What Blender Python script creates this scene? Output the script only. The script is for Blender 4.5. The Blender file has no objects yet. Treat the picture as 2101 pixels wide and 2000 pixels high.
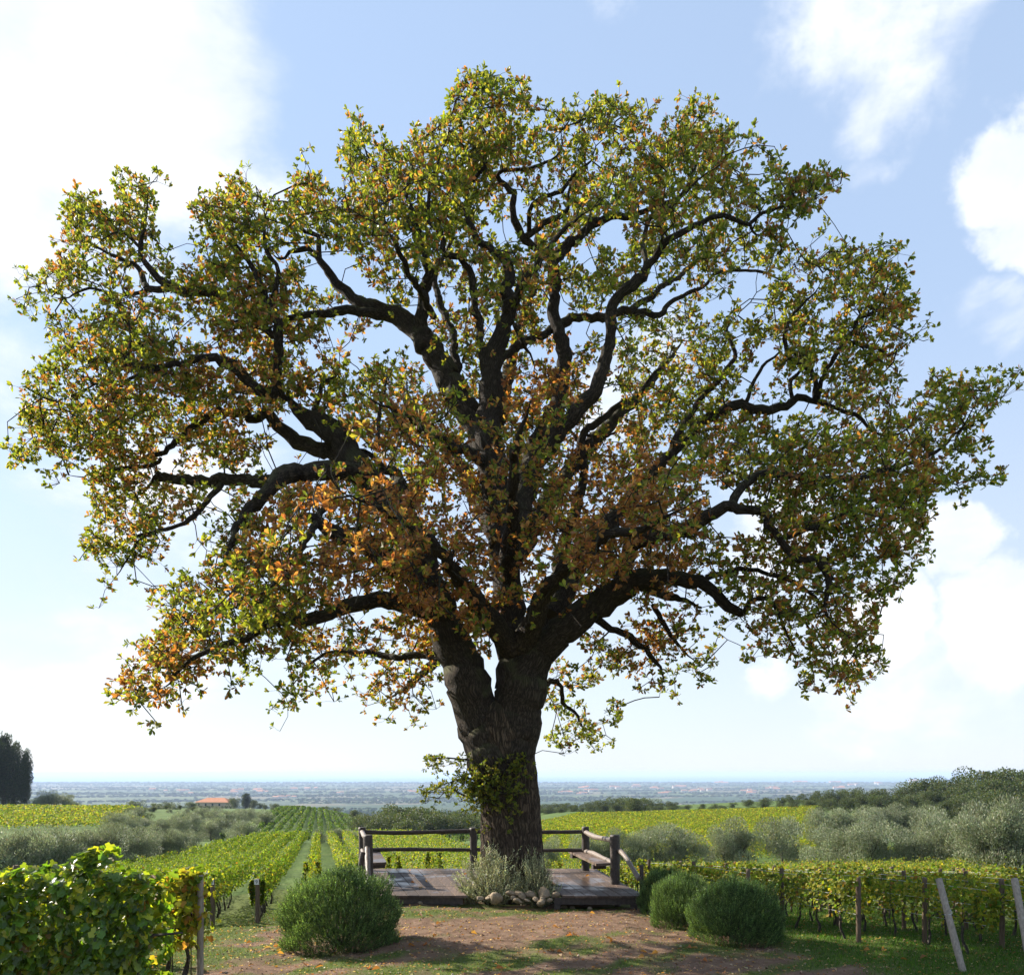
import bpy, math, random
import numpy as np
from mathutils import Vector

random.seed(7)
rng = np.random.default_rng(11)
R = math.radians

# ------------------------------------------------------------------ camera, sky, sun, exposure
scene = bpy.context.scene
col = scene.collection
FPX, HOR, CX, CAMZ = 1800.0, 1586.0, 1050.5, 2.6      # focal length in photo pixels, horizon row, centre column, eye height
cam_d = bpy.data.cameras.new('camera')
cam = bpy.data.objects.new('camera', cam_d); col.objects.link(cam)
cam.location = (0, 0, CAMZ); cam.rotation_euler = (R(90), 0, 0)
cam_d.sensor_fit = 'HORIZONTAL'; cam_d.sensor_width = 36.0
cam_d.lens = FPX / 2101.0 * 36.0
cam_d.shift_y = (HOR - 1000.0) / 2101.0
cam_d.clip_start = 0.1; cam_d.clip_end = 200000
scene.camera = cam

SUN_EL, SUN_AZ = 29.0, 60.0        # elevation; degrees to the left of straight ahead
sun_d = bpy.data.lights.new('sun', 'SUN'); sun_d.energy = 5.0; sun_d.angle = R(0.53); sun_d.color = (1.0, 0.93, 0.82)
sun = bpy.data.objects.new('sun', sun_d); col.objects.link(sun)
sdir = Vector((-math.sin(R(SUN_AZ)) * math.cos(R(SUN_EL)), math.cos(R(SUN_AZ)) * math.cos(R(SUN_EL)), math.sin(R(SUN_EL))))
sun.rotation_euler = sdir.to_track_quat('Z', 'Y').to_euler()
sun.location = (-30, 30, 60)

scene.view_settings.view_transform = 'Standard'
scene.view_settings.look = 'None'
scene.view_settings.gamma = 1.0
scene.view_settings.exposure = 1.32
scene.view_settings.use_curve_mapping = False
cyc = scene.cycles
cyc.max_bounces = 6; cyc.diffuse_bounces = 3; cyc.glossy_bounces = 2; cyc.transmission_bounces = 4
cyc.volume_bounces = 0; cyc.transparent_max_bounces = 4
cyc.use_denoising = True
try: cyc.denoiser = 'OPENIMAGEDENOISE'
except Exception: pass
cyc.sample_clamp_indirect = 6.0

def dirpx(u, v):
    d = Vector(((u - CX) / FPX, 1.0, -(v - HOR) / FPX)); d.normalize(); return d

world = bpy.data.worlds.new('World'); scene.world = world; world.use_nodes = True
def build_world():
    nt = world.node_tree; N = nt.nodes; L = nt.links; N.clear()
    def M(op, a=None, b=None, clamp=False):
        n = N.new('ShaderNodeMath'); n.operation = op; n.use_clamp = clamp
        for i, s in enumerate((a, b)):
            if s is None: continue
            if isinstance(s, (int, float)): n.inputs[i].default_value = s
            else: L.new(s, n.inputs[i])
        return n.outputs[0]
    def SM(x, lo, hi):
        n = N.new('ShaderNodeMapRange'); n.interpolation_type = 'SMOOTHSTEP'
        n.inputs['From Min'].default_value = lo; n.inputs['From Max'].default_value = hi
        L.new(x, n.inputs['Value']); return n.outputs[0]
    out = N.new('ShaderNodeOutputWorld')
    sky = N.new('ShaderNodeTexSky'); sky.sky_type = 'NISHITA'; sky.sun_disc = False
    sky.sun_elevation = R(SUN_EL); sky.sun_rotation = R(-SUN_AZ)
    sky.air_density = 1.0; sky.dust_density = 0.25; sky.ozone_density = 1.0; sky.altitude = 100
    tc = N.new('ShaderNodeTexCoord')
    nrm = N.new('ShaderNodeVectorMath'); nrm.operation = 'NORMALIZE'; L.new(tc.outputs['Generated'], nrm.inputs[0])
    D = nrm.outputs[0]
    # cloud noise on directions, stretched sideways as clouds are
    mp = N.new('ShaderNodeMapping'); mp.inputs['Scale'].default_value = (1, 1, 1.7); L.new(D, mp.inputs[0])
    n1 = N.new('ShaderNodeTexNoise'); n1.inputs['Scale'].default_value = 4.2; n1.inputs['Detail'].default_value = 9; n1.inputs['Roughness'].default_value = 0.58
    n1.inputs['Distortion'].default_value = 0.25
    L.new(mp.outputs[0], n1.inputs['Vector'])
    n2 = N.new('ShaderNodeTexNoise'); n2.inputs['Scale'].default_value = 1.7; n2.inputs['Detail'].default_value = 3
    L.new(mp.outputs[0], n2.inputs['Vector'])
    dist = N.new('ShaderNodeTexNoise'); dist.inputs['Scale'].default_value = 5.5; dist.inputs['Detail'].default_value = 8; dist.inputs['Roughness'].default_value = .6
    L.new(D, dist.inputs['Vector'])
    # directions of the cloud banks that the photograph shows: (u, v, radius deg, weight)
    banks = [(120,150,12,.62),(330,170,9,.55),(450,120,4.5,.3),(500,265,3,.35),(40,470,7,.5),(210,420,5.5,.3),(60,900,12,.3),(330,1000,9,.3),(100,1250,13,.42),(450,1300,12,.34),
             (1760,50,4.4,.40),(1800,170,3.2,.36),(1890,40,4.5,.30),(1800,300,2,.26),(2115,330,3.0,.85),(2095,450,2.2,.6),(2010,640,3.5,.32),(1260,-5,2.0,.28),(1975,1110,2.6,.85),(2010,1130,2.4,.7),(1890,1110,1.8,.6),(1840,1240,3.4,.85),(1760,1290,2.6,.5),(2090,1260,3.8,.85),(2040,1350,3,.7),
             (1950,1400,7,.4),(1560,1090,4,.66),(1545,1380,2,.45),(1340,760,4,.5),(1260,850,3,.45),(1000,1350,9,.25),(850,215,1.5,.25),(1700,1420,6,.22),(1950,640,4,.24)]
    acc = None
    dv = N.new('ShaderNodeVectorMath'); dv.operation = 'MULTIPLY_ADD'
    L.new(dist.outputs['Color'], dv.inputs[0]); dv.inputs[1].default_value = (.17,.17,.17); L.new(D, dv.inputs[2])
    dn = N.new('ShaderNodeVectorMath'); dn.operation = 'SUBTRACT'; L.new(dv.outputs[0], dn.inputs[0]); dn.inputs[1].default_value = (.085,.085,.085)
    for (u, v, r, w) in banks:
        d = dirpx(u, v)
        dp = N.new('ShaderNodeVectorMath'); dp.operation = 'DISTANCE'; L.new(dn.outputs[0], dp.inputs[0]); dp.inputs[1].default_value = d
        b = SM(dp.outputs['Value'], math.tan(R(r)) * 1.35, math.tan(R(r)) * 0.15)
        b = M('MULTIPLY', b, w)
        acc = b if acc is None else M('MAXIMUM', acc, b)
    base = M('ADD', M('MULTIPLY', n1.outputs[0], 0.75), M('MULTIPLY', n2.outputs[0], 0.3))
    s = M('ADD', base, M('MULTIPLY', acc, 0.62))
    mask = SM(s, 0.64, 0.86)
    # high thin veil over the whole sky, milkier towards the horizon
    sep = N.new('ShaderNodeSeparateXYZ'); L.new(D, sep.inputs[0])
    veil = M('ADD', M('MULTIPLY', SM(sep.outputs['Z'], 0.6, -0.02), 0.20), M('MULTIPLY', n2.outputs[0], 0.25))
    vl = N.new('ShaderNodeMath'); vl.operation = 'ADD'; vl.use_clamp = True; L.new(veil, vl.inputs[0]); vl.inputs[1].default_value = 0.56
    vc = N.new('ShaderNodeMixRGB'); L.new(SM(sep.outputs['Z'], 0.5, 0.0), vc.inputs[0])
    vc.inputs[1].default_value = (2.05, 2.62, 3.55, 1); vc.inputs[2].default_value = (2.9, 3.2, 3.7, 1)
    skyv = N.new('ShaderNodeMixRGB'); L.new(vl.outputs[0], skyv.inputs[0]); L.new(sky.outputs[0], skyv.inputs[1]); L.new(vc.outputs[0], skyv.inputs[2])
    # cloud body: sunlit white, a little greyer in the thick underside
    thick = SM(n1.outputs[0], 0.35, 0.75)
    cc = N.new('ShaderNodeMixRGB'); L.new(thick, cc.inputs[0])
    cc.inputs[1].default_value = (3.3, 3.6, 4.15, 1); cc.inputs[2].default_value = (4.6, 4.65, 4.75, 1)
    mix = N.new('ShaderNodeMixRGB'); L.new(mask, mix.inputs[0]); L.new(skyv.outputs[0], mix.inputs[1]); L.new(cc.outputs[0], mix.inputs[2])
    bg = N.new('ShaderNodeBackground'); bg.inputs['Strength'].default_value = 0.11
    L.new(mix.outputs[0], bg.inputs['Color']); L.new(bg.outputs[0], out.inputs['Surface'])
build_world()

# ------------------------------------------------------------------ helpers: materials
def new_mat(name):
    m = bpy.data.materials.new(name); m.use_nodes = True; nt = m.node_tree; nt.nodes.clear()
    return m, nt, nt.nodes, nt.links
def ramp(N, stops):
    r = N.new('ShaderNodeValToRGB'); e = r.color_ramp.elements
    while len(e) < len(stops): e.new(0.5)
    for el, (p, c) in zip(e, stops):
        el.position = p; el.color = (*c, 1)
    return r
def noise(N, L, vec, scale, detail=5, rough=.55, mscale=None):
    n = N.new('ShaderNodeTexNoise'); n.inputs['Scale'].default_value = scale; n.inputs['Detail'].default_value = detail; n.inputs['Roughness'].default_value = rough
    if mscale is not None:
        mp = N.new('ShaderNodeMapping'); mp.inputs['Scale'].default_value = mscale; L.new(vec, mp.inputs[0]); vec = mp.outputs[0]
    L.new(vec, n.inputs['Vector']); return n
def leaf_mat(name, rough=.45, trans=.45, spec=.4, tgain=(1.35, 1.25, .7)):
    m, nt, N, L = new_mat(name)
    at = N.new('ShaderNodeAttribute'); at.attribute_name = 'Col'
    p = N.new('ShaderNodeBsdfPrincipled'); p.inputs['Roughness'].default_value = rough; p.inputs['Specular IOR Level'].default_value = spec
    L.new(at.outputs['Color'], p.inputs['Base Color'])
    t = N.new('ShaderNodeBsdfTranslucent')
    g = N.new('ShaderNodeMixRGB'); g.blend_type = 'MULTIPLY'; g.inputs[0].default_value = 1; g.inputs[2].default_value = (*tgain, 1)
    L.new(at.outputs['Color'], g.inputs[1]); L.new(g.outputs[0], t.inputs['Color'])
    mx = N.new('ShaderNodeMixShader'); mx.inputs[0].default_value = trans
    L.new(p.outputs[0], mx.inputs[1]); L.new(t.outputs[0], mx.inputs[2])
    o = N.new('ShaderNodeOutputMaterial'); L.new(mx.outputs[0], o.inputs[0])
    return m
def simple_mat(name, color, rough=.7, var=.25, scale=8, bump=0.0, mscale=None, spec=.3):
    m, nt, N, L = new_mat(name)
    tc = N.new('ShaderNodeTexCoord')
    n = noise(N, L, tc.outputs['Object'], scale, 6, .6, mscale)
    c = np.array(color)
    r = ramp(N, [(.25, tuple(c * (1 - var))), (.75, tuple(np.minimum(c * (1 + var), 1)))]); L.new(n.outputs[0], r.inputs[0])
    p = N.new('ShaderNodeBsdfPrincipled'); p.inputs['Roughness'].default_value = rough; p.inputs['Specular IOR Level'].default_value = spec
    L.new(r.outputs[0], p.inputs['Base Color'])
    if bump:
        b = N.new('ShaderNodeBump'); b.inputs['Strength'].default_value = bump; b.inputs['Distance'].default_value = .02
        L.new(n.outputs[0], b.inputs['Height']); L.new(b.outputs[0], p.inputs['Normal'])
    o = N.new('ShaderNodeOutputMaterial'); L.new(p.outputs[0], o.inputs[0])
    return m

def bark_mat(name, dark, light, uscale, vscale, moss=0.0, bump=.9, dist=.03):
    m, nt, N, L = new_mat(name)
    uv = N.new('ShaderNodeUVMap')
    mp = N.new('ShaderNodeMapping'); mp.inputs['Scale'].default_value = (uscale, vscale, 1); L.new(uv.outputs[0], mp.inputs[0])
    wob = noise(N, L, uv.outputs[0], 5.0, 4)
    ad = N.new('ShaderNodeVectorMath'); ad.operation = 'MULTIPLY_ADD'; L.new(wob.outputs['Color'], ad.inputs[0]); ad.inputs[1].default_value = (2.4, 1.2, 0); L.new(mp.outputs[0], ad.inputs[2])
    n1 = noise(N, L, ad.outputs[0], 1.0, 3, .5)
    sb = N.new('ShaderNodeMath'); sb.operation = 'SUBTRACT'; L.new(n1.outputs[0], sb.inputs[0]); sb.inputs[1].default_value = .5
    ab = N.new('ShaderNodeMath'); ab.operation = 'ABSOLUTE'; L.new(sb.outputs[0], ab.inputs[0])
    n2 = noise(N, L, ad.outputs[0], 2.7, 8, .7)
    mr = N.new('ShaderNodeMapRange'); mr.inputs['From Max'].default_value = .14; L.new(ab.outputs[0], mr.inputs['Value'])
    hgt = N.new('ShaderNodeMath'); hgt.operation = 'MULTIPLY_ADD'; L.new(mr.outputs[0], hgt.inputs[0]); hgt.inputs[1].default_value = .65
    hm = N.new('ShaderNodeMath'); hm.operation = 'MULTIPLY'; L.new(n2.outputs[0], hm.inputs[0]); hm.inputs[1].default_value = .55; L.new(hm.outputs[0], hgt.inputs[2])
    r = ramp(N, [(.2, dark), (.6, tuple((np.array(dark) + np.array(light)) / 2)), (1.0, light)]); L.new(hgt.outputs[0], r.inputs[0])
    colr = r.outputs[0]
    if moss:
        geo = N.new('ShaderNodeNewGeometry'); sp = N.new('ShaderNodeSeparateXYZ'); L.new(geo.outputs['Normal'], sp.inputs[0])
        tc = N.new('ShaderNodeTexCoord'); nm = noise(N, L, tc.outputs['Object'], 2.2, 6, .6)
        a = N.new('ShaderNodeMath'); a.operation = 'MULTIPLY_ADD'; L.new(sp.outputs['Z'], a.inputs[0]); a.inputs[1].default_value = .35; L.new(nm.outputs[0], a.inputs[2])
        sm = N.new('ShaderNodeMapRange'); sm.interpolation_type = 'SMOOTHSTEP'; sm.inputs['From Min'].default_value = .52; sm.inputs['From Max'].default_value = .85; sm.inputs['To Max'].default_value = moss
        L.new(a.outputs[0], sm.inputs['Value'])
        mx = N.new('ShaderNodeMixRGB'); L.new(sm.outputs[0], mx.inputs[0]); L.new(colr, mx.inputs[1]); mx.inputs[2].default_value = (.10, .105, .045, 1); colr = mx.outputs[0]
    p = N.new('ShaderNodeBsdfPrincipled'); p.inputs['Roughness'].default_value = .9; p.inputs['Specular IOR Level'].default_value = .15
    L.new(colr, p.inputs['Base Color'])
    b = N.new('ShaderNodeBump'); b.inputs['Strength'].default_value = bump; b.inputs['Distance'].default_value = dist; L.new(hgt.outputs[0], b.inputs['Height']); L.new(b.outputs[0], p.inputs['Normal'])
    o = N.new('ShaderNodeOutputMaterial'); L.new(p.outputs[0], o.inputs[0])
    return m

M_OAKLEAF = leaf_mat('oak_leaf', .5, .5, .35, (1.65, 1.52, .6))
M_LEAF = leaf_mat('foliage', .5, .4, .35, (1.4, 1.3, .6))
M_VINE = leaf_mat('vine_leaf', .6, .5, .2, (1.5, 1.5, .5))
M_VINEG = leaf_mat('glossy_vine_leaf', .32, .5, .5, (1.7, 1.7, .5))
M_OLIVE = leaf_mat('olive_leaf', .5, .25, .4, (1.2, 1.2, .8))
M_GRASS = leaf_mat('grass_blade', .6, .4, .2, (1.3, 1.3, .5))
M_FAR = leaf_mat('distant_foliage', .95, .05, .0, (1, 1, 1))
M_BARK = bark_mat('oak_bark', (.012, .009, .007), (.085, .066, .05), 44, 7, moss=.5)
M_BARKT = bark_mat('oak_trunk_bark', (.012, .009, .007), (.15, .108, .074), 42, 3.2, moss=.2, bump=1.0, dist=.05)
M_TWOOD = bark_mat('tree_bark', (.03, .025, .02), (.12, .10, .08), 20, 5)
M_POST = simple_mat('weathered_post', (.115, .08, .052), .85, .45, 14, .5, (3, 3, .6))
M_POSTG = simple_mat('grey_post', (.27, .225, .18), .85, .4, 14, .5, (3, 3, .6))
M_LOG = simple_mat('dark_log', (.052, .038, .03), .6, .55, 9, .6, (2, 2, 2), .4)
M_RAILLIGHT = simple_mat('pale_log', (.16, .125, .10), .55, .55, 11, .5, (2, 2, 2), .4)
M_WIRE = simple_mat('galvanised_wire', (.45, .45, .45), .4, .1, 5)
M_STONE = simple_mat('field_stone', (.25, .19, .125), .9, .5, 3, .9)
M_PLATE = simple_mat('white_plate', (.62, .62, .60), .6, .08, 10)
M_INK = simple_mat('black_ink', (.02, .02, .02), .6, .05, 10)
M_WALL = simple_mat('plaster', (.50, .40, .30), .9, .12, .6)
M_ROOF = simple_mat('terracotta', (.44, .19, .10), .9, .25, 1.5)
M_WALLW = simple_mat('pale_plaster', (.46, .42, .37), .9, .10, .2)
M_GLASS = simple_mat('dark_window', (.04, .05, .06), .2, .1, 3)

def deck_mat():
    m, nt, N, L = new_mat('deck_wood')
    tc = N.new('ShaderNodeTexCoord'); oi = N.new('ShaderNodeObjectInfo')
    off = N.new('ShaderNodeVectorMath'); off.operation = 'MULTIPLY_ADD'; L.new(oi.outputs['Random'], off.inputs[0]); off.inputs[1].default_value = (13, 29, 7); L.new(tc.outputs['Object'], off.inputs[2])
    g = noise(N, L, off.outputs[0], 1.0, 8, .65, (34, 2.2, 20))
    s = noise(N, L, tc.outputs['Object'], .9, 4, .6)
    r = ramp(N, [(.25, (.04, .027, .02)), (.55, (.105, .07, .05)), (.85, (.19, .14, .108))]); L.new(g.outputs[0], r.inputs[0])
    hs = N.new('ShaderNodeHueSaturation'); L.new(r.outputs[0], hs.inputs['Color'])
    mr = N.new('ShaderNodeMapRange'); mr.inputs['To Min'].default_value = .5; mr.inputs['To Max'].default_value = 1.35; L.new(oi.outputs['Random'], mr.inputs['Value']); L.new(mr.outputs[0], hs.inputs['Value'])
    wet = N.new('ShaderNodeMapRange'); wet.interpolation_type = 'SMOOTHSTEP'; wet.inputs['From Min'].default_value = .50; wet.inputs['From Max'].default_value = .62; wet.inputs['To Min'].default_value = .7; wet.inputs['To Max'].default_value = .28
    L.new(s.outputs[0], wet.inputs['Value'])
    p = N.new('ShaderNodeBsdfPrincipled'); L.new(hs.outputs[0], p.inputs['Base Color']); L.new(wet.outputs[0], p.inputs['Roughness']); p.inputs['Specular IOR Level'].default_value = .3
    b = N.new('ShaderNodeBump'); b.inputs['Strength'].default_value = .12; b.inputs['Distance'].default_value = .004; L.new(g.outputs[0], b.inputs['Height']); L.new(b.outputs[0], p.inputs['Normal'])
    o = N.new('ShaderNodeOutputMaterial'); L.new(p.outputs[0], o.inputs[0]); return m
M_DECK = deck_mat()

# ------------------------------------------------------------------ helpers: objects and meshes
def mesh_np(name, V, F, mat, colors=None, uv=None, smooth=False, flat_counts=None):
    """V (n,3); F (m,k) faces of one size, or flat index array with flat_counts"""
    me = bpy.data.meshes.new(name)
    V = np.ascontiguousarray(V, dtype=np.float32)
    me.vertices.add(len(V)); me.vertices.foreach_set('co', V.ravel())
    if flat_counts is None:
        F = np.ascontiguousarray(F, dtype=np.int32); cnt = np.full(len(F), F.shape[1], np.int32); flat = F.ravel()
    else:
        flat = np.ascontiguousarray(F, dtype=np.int32); cnt = np.asarray(flat_counts, np.int32)
    me.loops.add(len(flat)); me.loops.foreach_set('vertex_index', flat)
    st = np.zeros(len(cnt), np.int32); st[1:] = np.cumsum(cnt)[:-1]
    me.polygons.add(len(cnt)); me.polygons.foreach_set('loop_start', st)
    try: me.polygons.foreach_set('loop_total', cnt)
    except Exception: pass
    me.polygons.foreach_set('use_smooth', np.full(len(cnt), bool(smooth)))
    if uv is not None:
        l = me.uv_layers.new(name='UVMap'); l.data.foreach_set('uv', np.ascontiguousarray(uv[flat], dtype=np.float32).ravel())
    me.update(calc_edges=True)
    if colors is not None:
        a = me.color_attributes.new('Col', 'FLOAT_COLOR', 'POINT')
        c = np.ones((len(V), 4), np.float32); c[:, :3] = colors
        a.data.foreach_set('color', c.ravel())
    me.materials.append(mat)
    return me
def obj(name, me, parent=None, loc=(0, 0, 0)):
    o = bpy.data.objects.new(name, me); col.objects.link(o); o.location = loc
    if parent is not None: o.parent = parent
    return o
def tag(o, label=None, cat=None, group=None, kind=None):
    if label: o['label'] = label
    if cat: o['category'] = cat
    if group: o['group'] = group
    if kind: o['kind'] = kind
    return o
def thing(name, label, cat, loc=(0, 0, 0), group=None, rz=0):
    o = bpy.data.objects.new(name, None); col.objects.link(o); o.location = loc; o.rotation_euler = (0, 0, rz); o.empty_display_size = .2
    return tag(o, label, cat, group)
def copy_tree(o, parent=None):
    c = o.copy(); col.objects.link(c); c.parent = parent
    for ch in list(o.children):
        d = ch.copy(); col.objects.link(d); d.parent = c
        for g in list(ch.children):
            e = g.copy(); col.objects.link(e); e.parent = d
    return c

class Geo:
    """collects polygons"""
    def __init__(s): s.V = []; s.F = []; s.C = []; s.UV = []; s.n = 0
    def add(s, V, F, uv=None):
        V = np.asarray(V, float); s.V.append(V)
        for f in F: s.F.extend([i + s.n for i in f]); s.C.append(len(f))
        s.UV.append(np.asarray(uv, float) if uv is not None else np.zeros((len(V), 2)))
        s.n += len(V)
    def quads(s, V, Q, uv=None):
        V = np.asarray(V, float); Q = np.asarray(Q) + s.n
        s.V.append(V); s.F.extend(Q.ravel().tolist()); s.C.extend([Q.shape[1]] * len(Q))
        s.UV.append(np.asarray(uv, float) if uv is not None else np.zeros((len(V), 2))); s.n += len(V)
    def box(s, lo, hi):
        x0, y0, z0 = lo; x1, y1, z1 = hi
        s.add([(x0,y0,z0),(x1,y0,z0),(x1,y1,z0),(x0,y1,z0),(x0,y0,z1),(x1,y0,z1),(x1,y1,z1),(x0,y1,z1)],
              [(0,3,2,1),(4,5,6,7),(0,1,5,4),(1,2,6,5),(2,3,7,6),(3,0,4,7)])
    def tube(s, P, rad, sides=8, cap=True, wob=0.0, seed=0):
        P = np.asarray(P, float); rad = np.asarray(rad, float); n = len(P)
        T = np.gradient(P, axis=0); T /= np.linalg.norm(T, axis=1)[:, None] + 1e-9
        ref = np.array([0, 1., 0]) if abs(T[0][1]) < .9 else np.array([1., 0, 0])
        A = np.cross(T[0], ref); A /= np.linalg.norm(A) + 1e-9
        ang = np.linspace(0, 2 * math.pi, sides + 1)
        Ln = np.concatenate([[0], np.cumsum(np.linalg.norm(np.diff(P, axis=0), axis=1))])
        V = np.zeros((n, sides + 1, 3)); UV = np.zeros((n, sides + 1, 2))
        r0 = max(rad.max(), 1e-4)
        rs = np.random.default_rng(seed)
        ph = rs.uniform(0, 6.28, 8)
        for i in range(n):
            A = A - T[i] * np.dot(A, T[i]); A /= np.linalg.norm(A) + 1e-9
            B = np.cross(T[i], A)
            rr = rad[i] * np.ones(sides + 1)
            if wob:
                a = ang
                rr = rr * (1 + wob * (.5 * np.sin(2 * a + ph[0] + Ln[i] * 1.1 / r0 * .3) + .4 * np.sin(3 * a + ph[1] - Ln[i] * .5 / r0 * .3) + .3 * np.sin(5 * a + ph[2] + Ln[i] * .9) + .5 * np.sin(Ln[i] / r0 * .55 + ph[3])))
            V[i] = P[i] + rr[:, None] * (np.cos(ang)[:, None] * A + np.sin(ang)[:, None] * B)
            UV[i, :, 0] = ang / (2 * math.pi) * (r0 * 6.28) * .5; UV[i, :, 1] = Ln[i]
        V[:, -1] = V[:, 0]
        q = []
        S = sides + 1
        ii, jj = np.meshgrid(np.arange(n - 1), np.arange(sides), indexing='ij')
        a = (ii * S + jj).ravel(); Q = np.stack([a, a + 1, a + 1 + S, a + S], 1)
        s.quads(V.reshape(-1, 3), Q, UV.reshape(-1, 2))
        if cap:
            base = s.n
            s.add(V[0, :-1], [tuple(range(sides - 1, -1, -1))]); s.add(V[-1, :-1], [tuple(range(sides))])
    def mesh(s, name, mat, smooth=False):
        return mesh_np(name, np.concatenate(s.V), np.array(s.F), mat, uv=np.concatenate(s.UV), smooth=smooth, flat_counts=s.C)

def norm(a): return a / (np.linalg.norm(a, axis=-1, keepdims=True) + 1e-9)
def rand_dirs(n): return norm(rng.normal(size=(n, 3)))

def leaves(pos, dirv, nrm, length, width, colr, kind='oak', fold=.12):
    """leaf blades: pos base (n,3), dirv along, nrm face normal; returns V, flatF, counts, colours"""
    n = len(pos)
    d = norm(dirv); s = norm(np.cross(nrm, d)); h = np.cross(d, s)
    length = np.broadcast_to(length, (n,)); width = np.broadcast_to(width, (n,))
    if kind == 'oak':
        tpl = np.array([(0,0,0),(.32,-.30,.5),(.72,-.5,.7),(1,0,-.4),(.72,.5,.7),(.32,.30,.5)])
        fc = [(0,1,2,3),(0,3,4,5)]
    elif kind == 'dia':
        tpl = np.array([(0,0,0),(.55,-.5,.5),(1,0,-.3),(.55,.5,.5)]); fc = [(0,1,2,3)]
    elif kind == 'vine':
        tpl = np.array([(0,0,0),(-.12,-.32,.3),(.25,-.52,.6),(.42,-.30,.3),(.72,-.40,.4),(1,0,-.6),(.72,.40,.4),(.42,.30,.3),(.25,.52,.6),(-.12,.32,.3)])
        fc = [(0,1,2,3,4,5),(0,5,6,7,8,9)]
    elif kind == 'tri':
        tpl = np.array([(0,-.5,0),(0,.5,0),(1,0,0)]); fc = [(0,1,2)]
    k = len(tpl)
    V = pos[:, None] + d[:, None] * (tpl[None, :, 0:1] * length[:, None, None]) + s[:, None] * (tpl[None, :, 1:2] * width[:, None, None]) + h[:, None] * (tpl[None, :, 2:3] * fold * length[:, None, None])
    flat1 = np.concatenate([np.array(f) for f in fc]); cnt1 = np.array([len(f) for f in fc])
    F = (np.arange(n)[:, None] * k + flat1[None]).ravel(); C = np.tile(cnt1, n)
    cols = np.repeat(colr, k, axis=0)
    return V.reshape(-1, 3), F, C, cols
def leaf_mesh(name, mat, *a, **k):
    V, F, C, c = leaves(*a, **k)
    return mesh_np(name, V, F, mat, colors=c, flat_counts=C)
def pal(n, cols, w=None, jit=.18):
    cols = np.array(cols); i = rng.choice(len(cols), n, p=w)
    return np.clip(cols[i] * np.exp(rng.normal(0, jit, (n, 1))) * np.exp(rng.normal(0, jit * .4, (n, 3))), 0.003, .9)

_ns = [(np.random.default_rng(100 + k).normal(size=(7, 2)), np.random.default_rng(200 + k).uniform(0, 6.28, 7)) for k in range(8)]
def snoise(x, y, scale, k=0):
    w, p = _ns[k]; x = np.asarray(x, float) / scale; y = np.asarray(y, float) / scale
    t = 0
    for (a, b), ph in zip(w, p): t = t + np.sin(a * 2.2 * x + b * 2.2 * y + ph)
    return t / 3.2

ORD = ['first','second','third','fourth','fifth','sixth','seventh','eighth','ninth','tenth','eleventh','twelfth','thirteenth','fourteenth','fifteenth','sixteenth','seventeenth','eighteenth','nineteenth','twentieth']
ORD += ['twenty-' + o for o in ORD[:9]] + ['thirtieth'] + ['thirty-' + o for o in ORD[:9]] + ['fortieth'] + ['forty-' + o for o in ORD[:9]] + ['fiftieth'] + ['fifty-' + o for o in ORD[:9]]
# ------------------------------------------------------------------ terrain
_prof = {
 -.62: [(0,0),(13,-.1),(20,-.9),(30,-1.9),(40,-2.7),(50,-3.3),(65,-4.2),(100,-5.3),(130,-5.9),(200,-5.6),(235,-6.4),(300,-14),(600,-36),(1500,-80),(3000,-100),(9600,-103)],
 -.40: [(0,0),(13,-.05),(18,-.55),(30,-1.7),(40,-2.5),(50,-3.1),(70,-4.2),(100,-5.6),(130,-5.9),(200,-5.6),(240,-7.5),(300,-11),(500,-16.3),(650,-30),(900,-48),(1500,-80),(3000,-100),(9600,-103)],
 -.25: [(0,0),(13,-.05),(17,-.35),(30,-1.15),(50,-2.2),(80,-3.8),(92,-5.0),(125,-6.9),(200,-7.6),(290,-8.6),(340,-13),(500,-17),(800,-40),(1500,-80),(3000,-100),(9600,-103)],
 -.10: [(0,0),(18,0),(21,-.35),(26,-.9),(50,-2.2),(80,-3.25),(92,-4.6),(140,-9.0),(250,-15),(500,-24),(800,-42),(1500,-80),(3000,-100),(9600,-103)],
  .08: [(0,0),(16,0),(20,-.35),(30,-1.9),(45,-3.0),(60,-4.2),(90,-5.3),(165,-6.9),(250,-8.6),(350,-10.9),(450,-15),(800,-42),(1500,-80),(3000,-100),(9600,-103)],
  .40: [(0,0),(12,0),(16,-.2),(30,-1.6),(45,-2.9),(60,-4.0),(90,-4.9),(165,-6.0),(250,-6.0),(350,-7),(500,-14),(900,-42),(1500,-80),(3000,-100),(9600,-103)],
}
_la = np.array(sorted(_prof)); _lg = np.linspace(math.log(4), math.log(9700), 700)
_tab = []
for a in _la:
    p = np.array(_prof[a]); z = np.interp(np.exp(_lg), p[:, 0], p[:, 1])
    kk = np.exp(-.5 * (np.arange(-18, 19) / 7.0) ** 2); kk /= kk.sum()
    zp = np.pad(z, 18, mode='edge'); _tab.append(np.convolve(zp, kk, 'valid'))
_tab = np.array(_tab)
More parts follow.
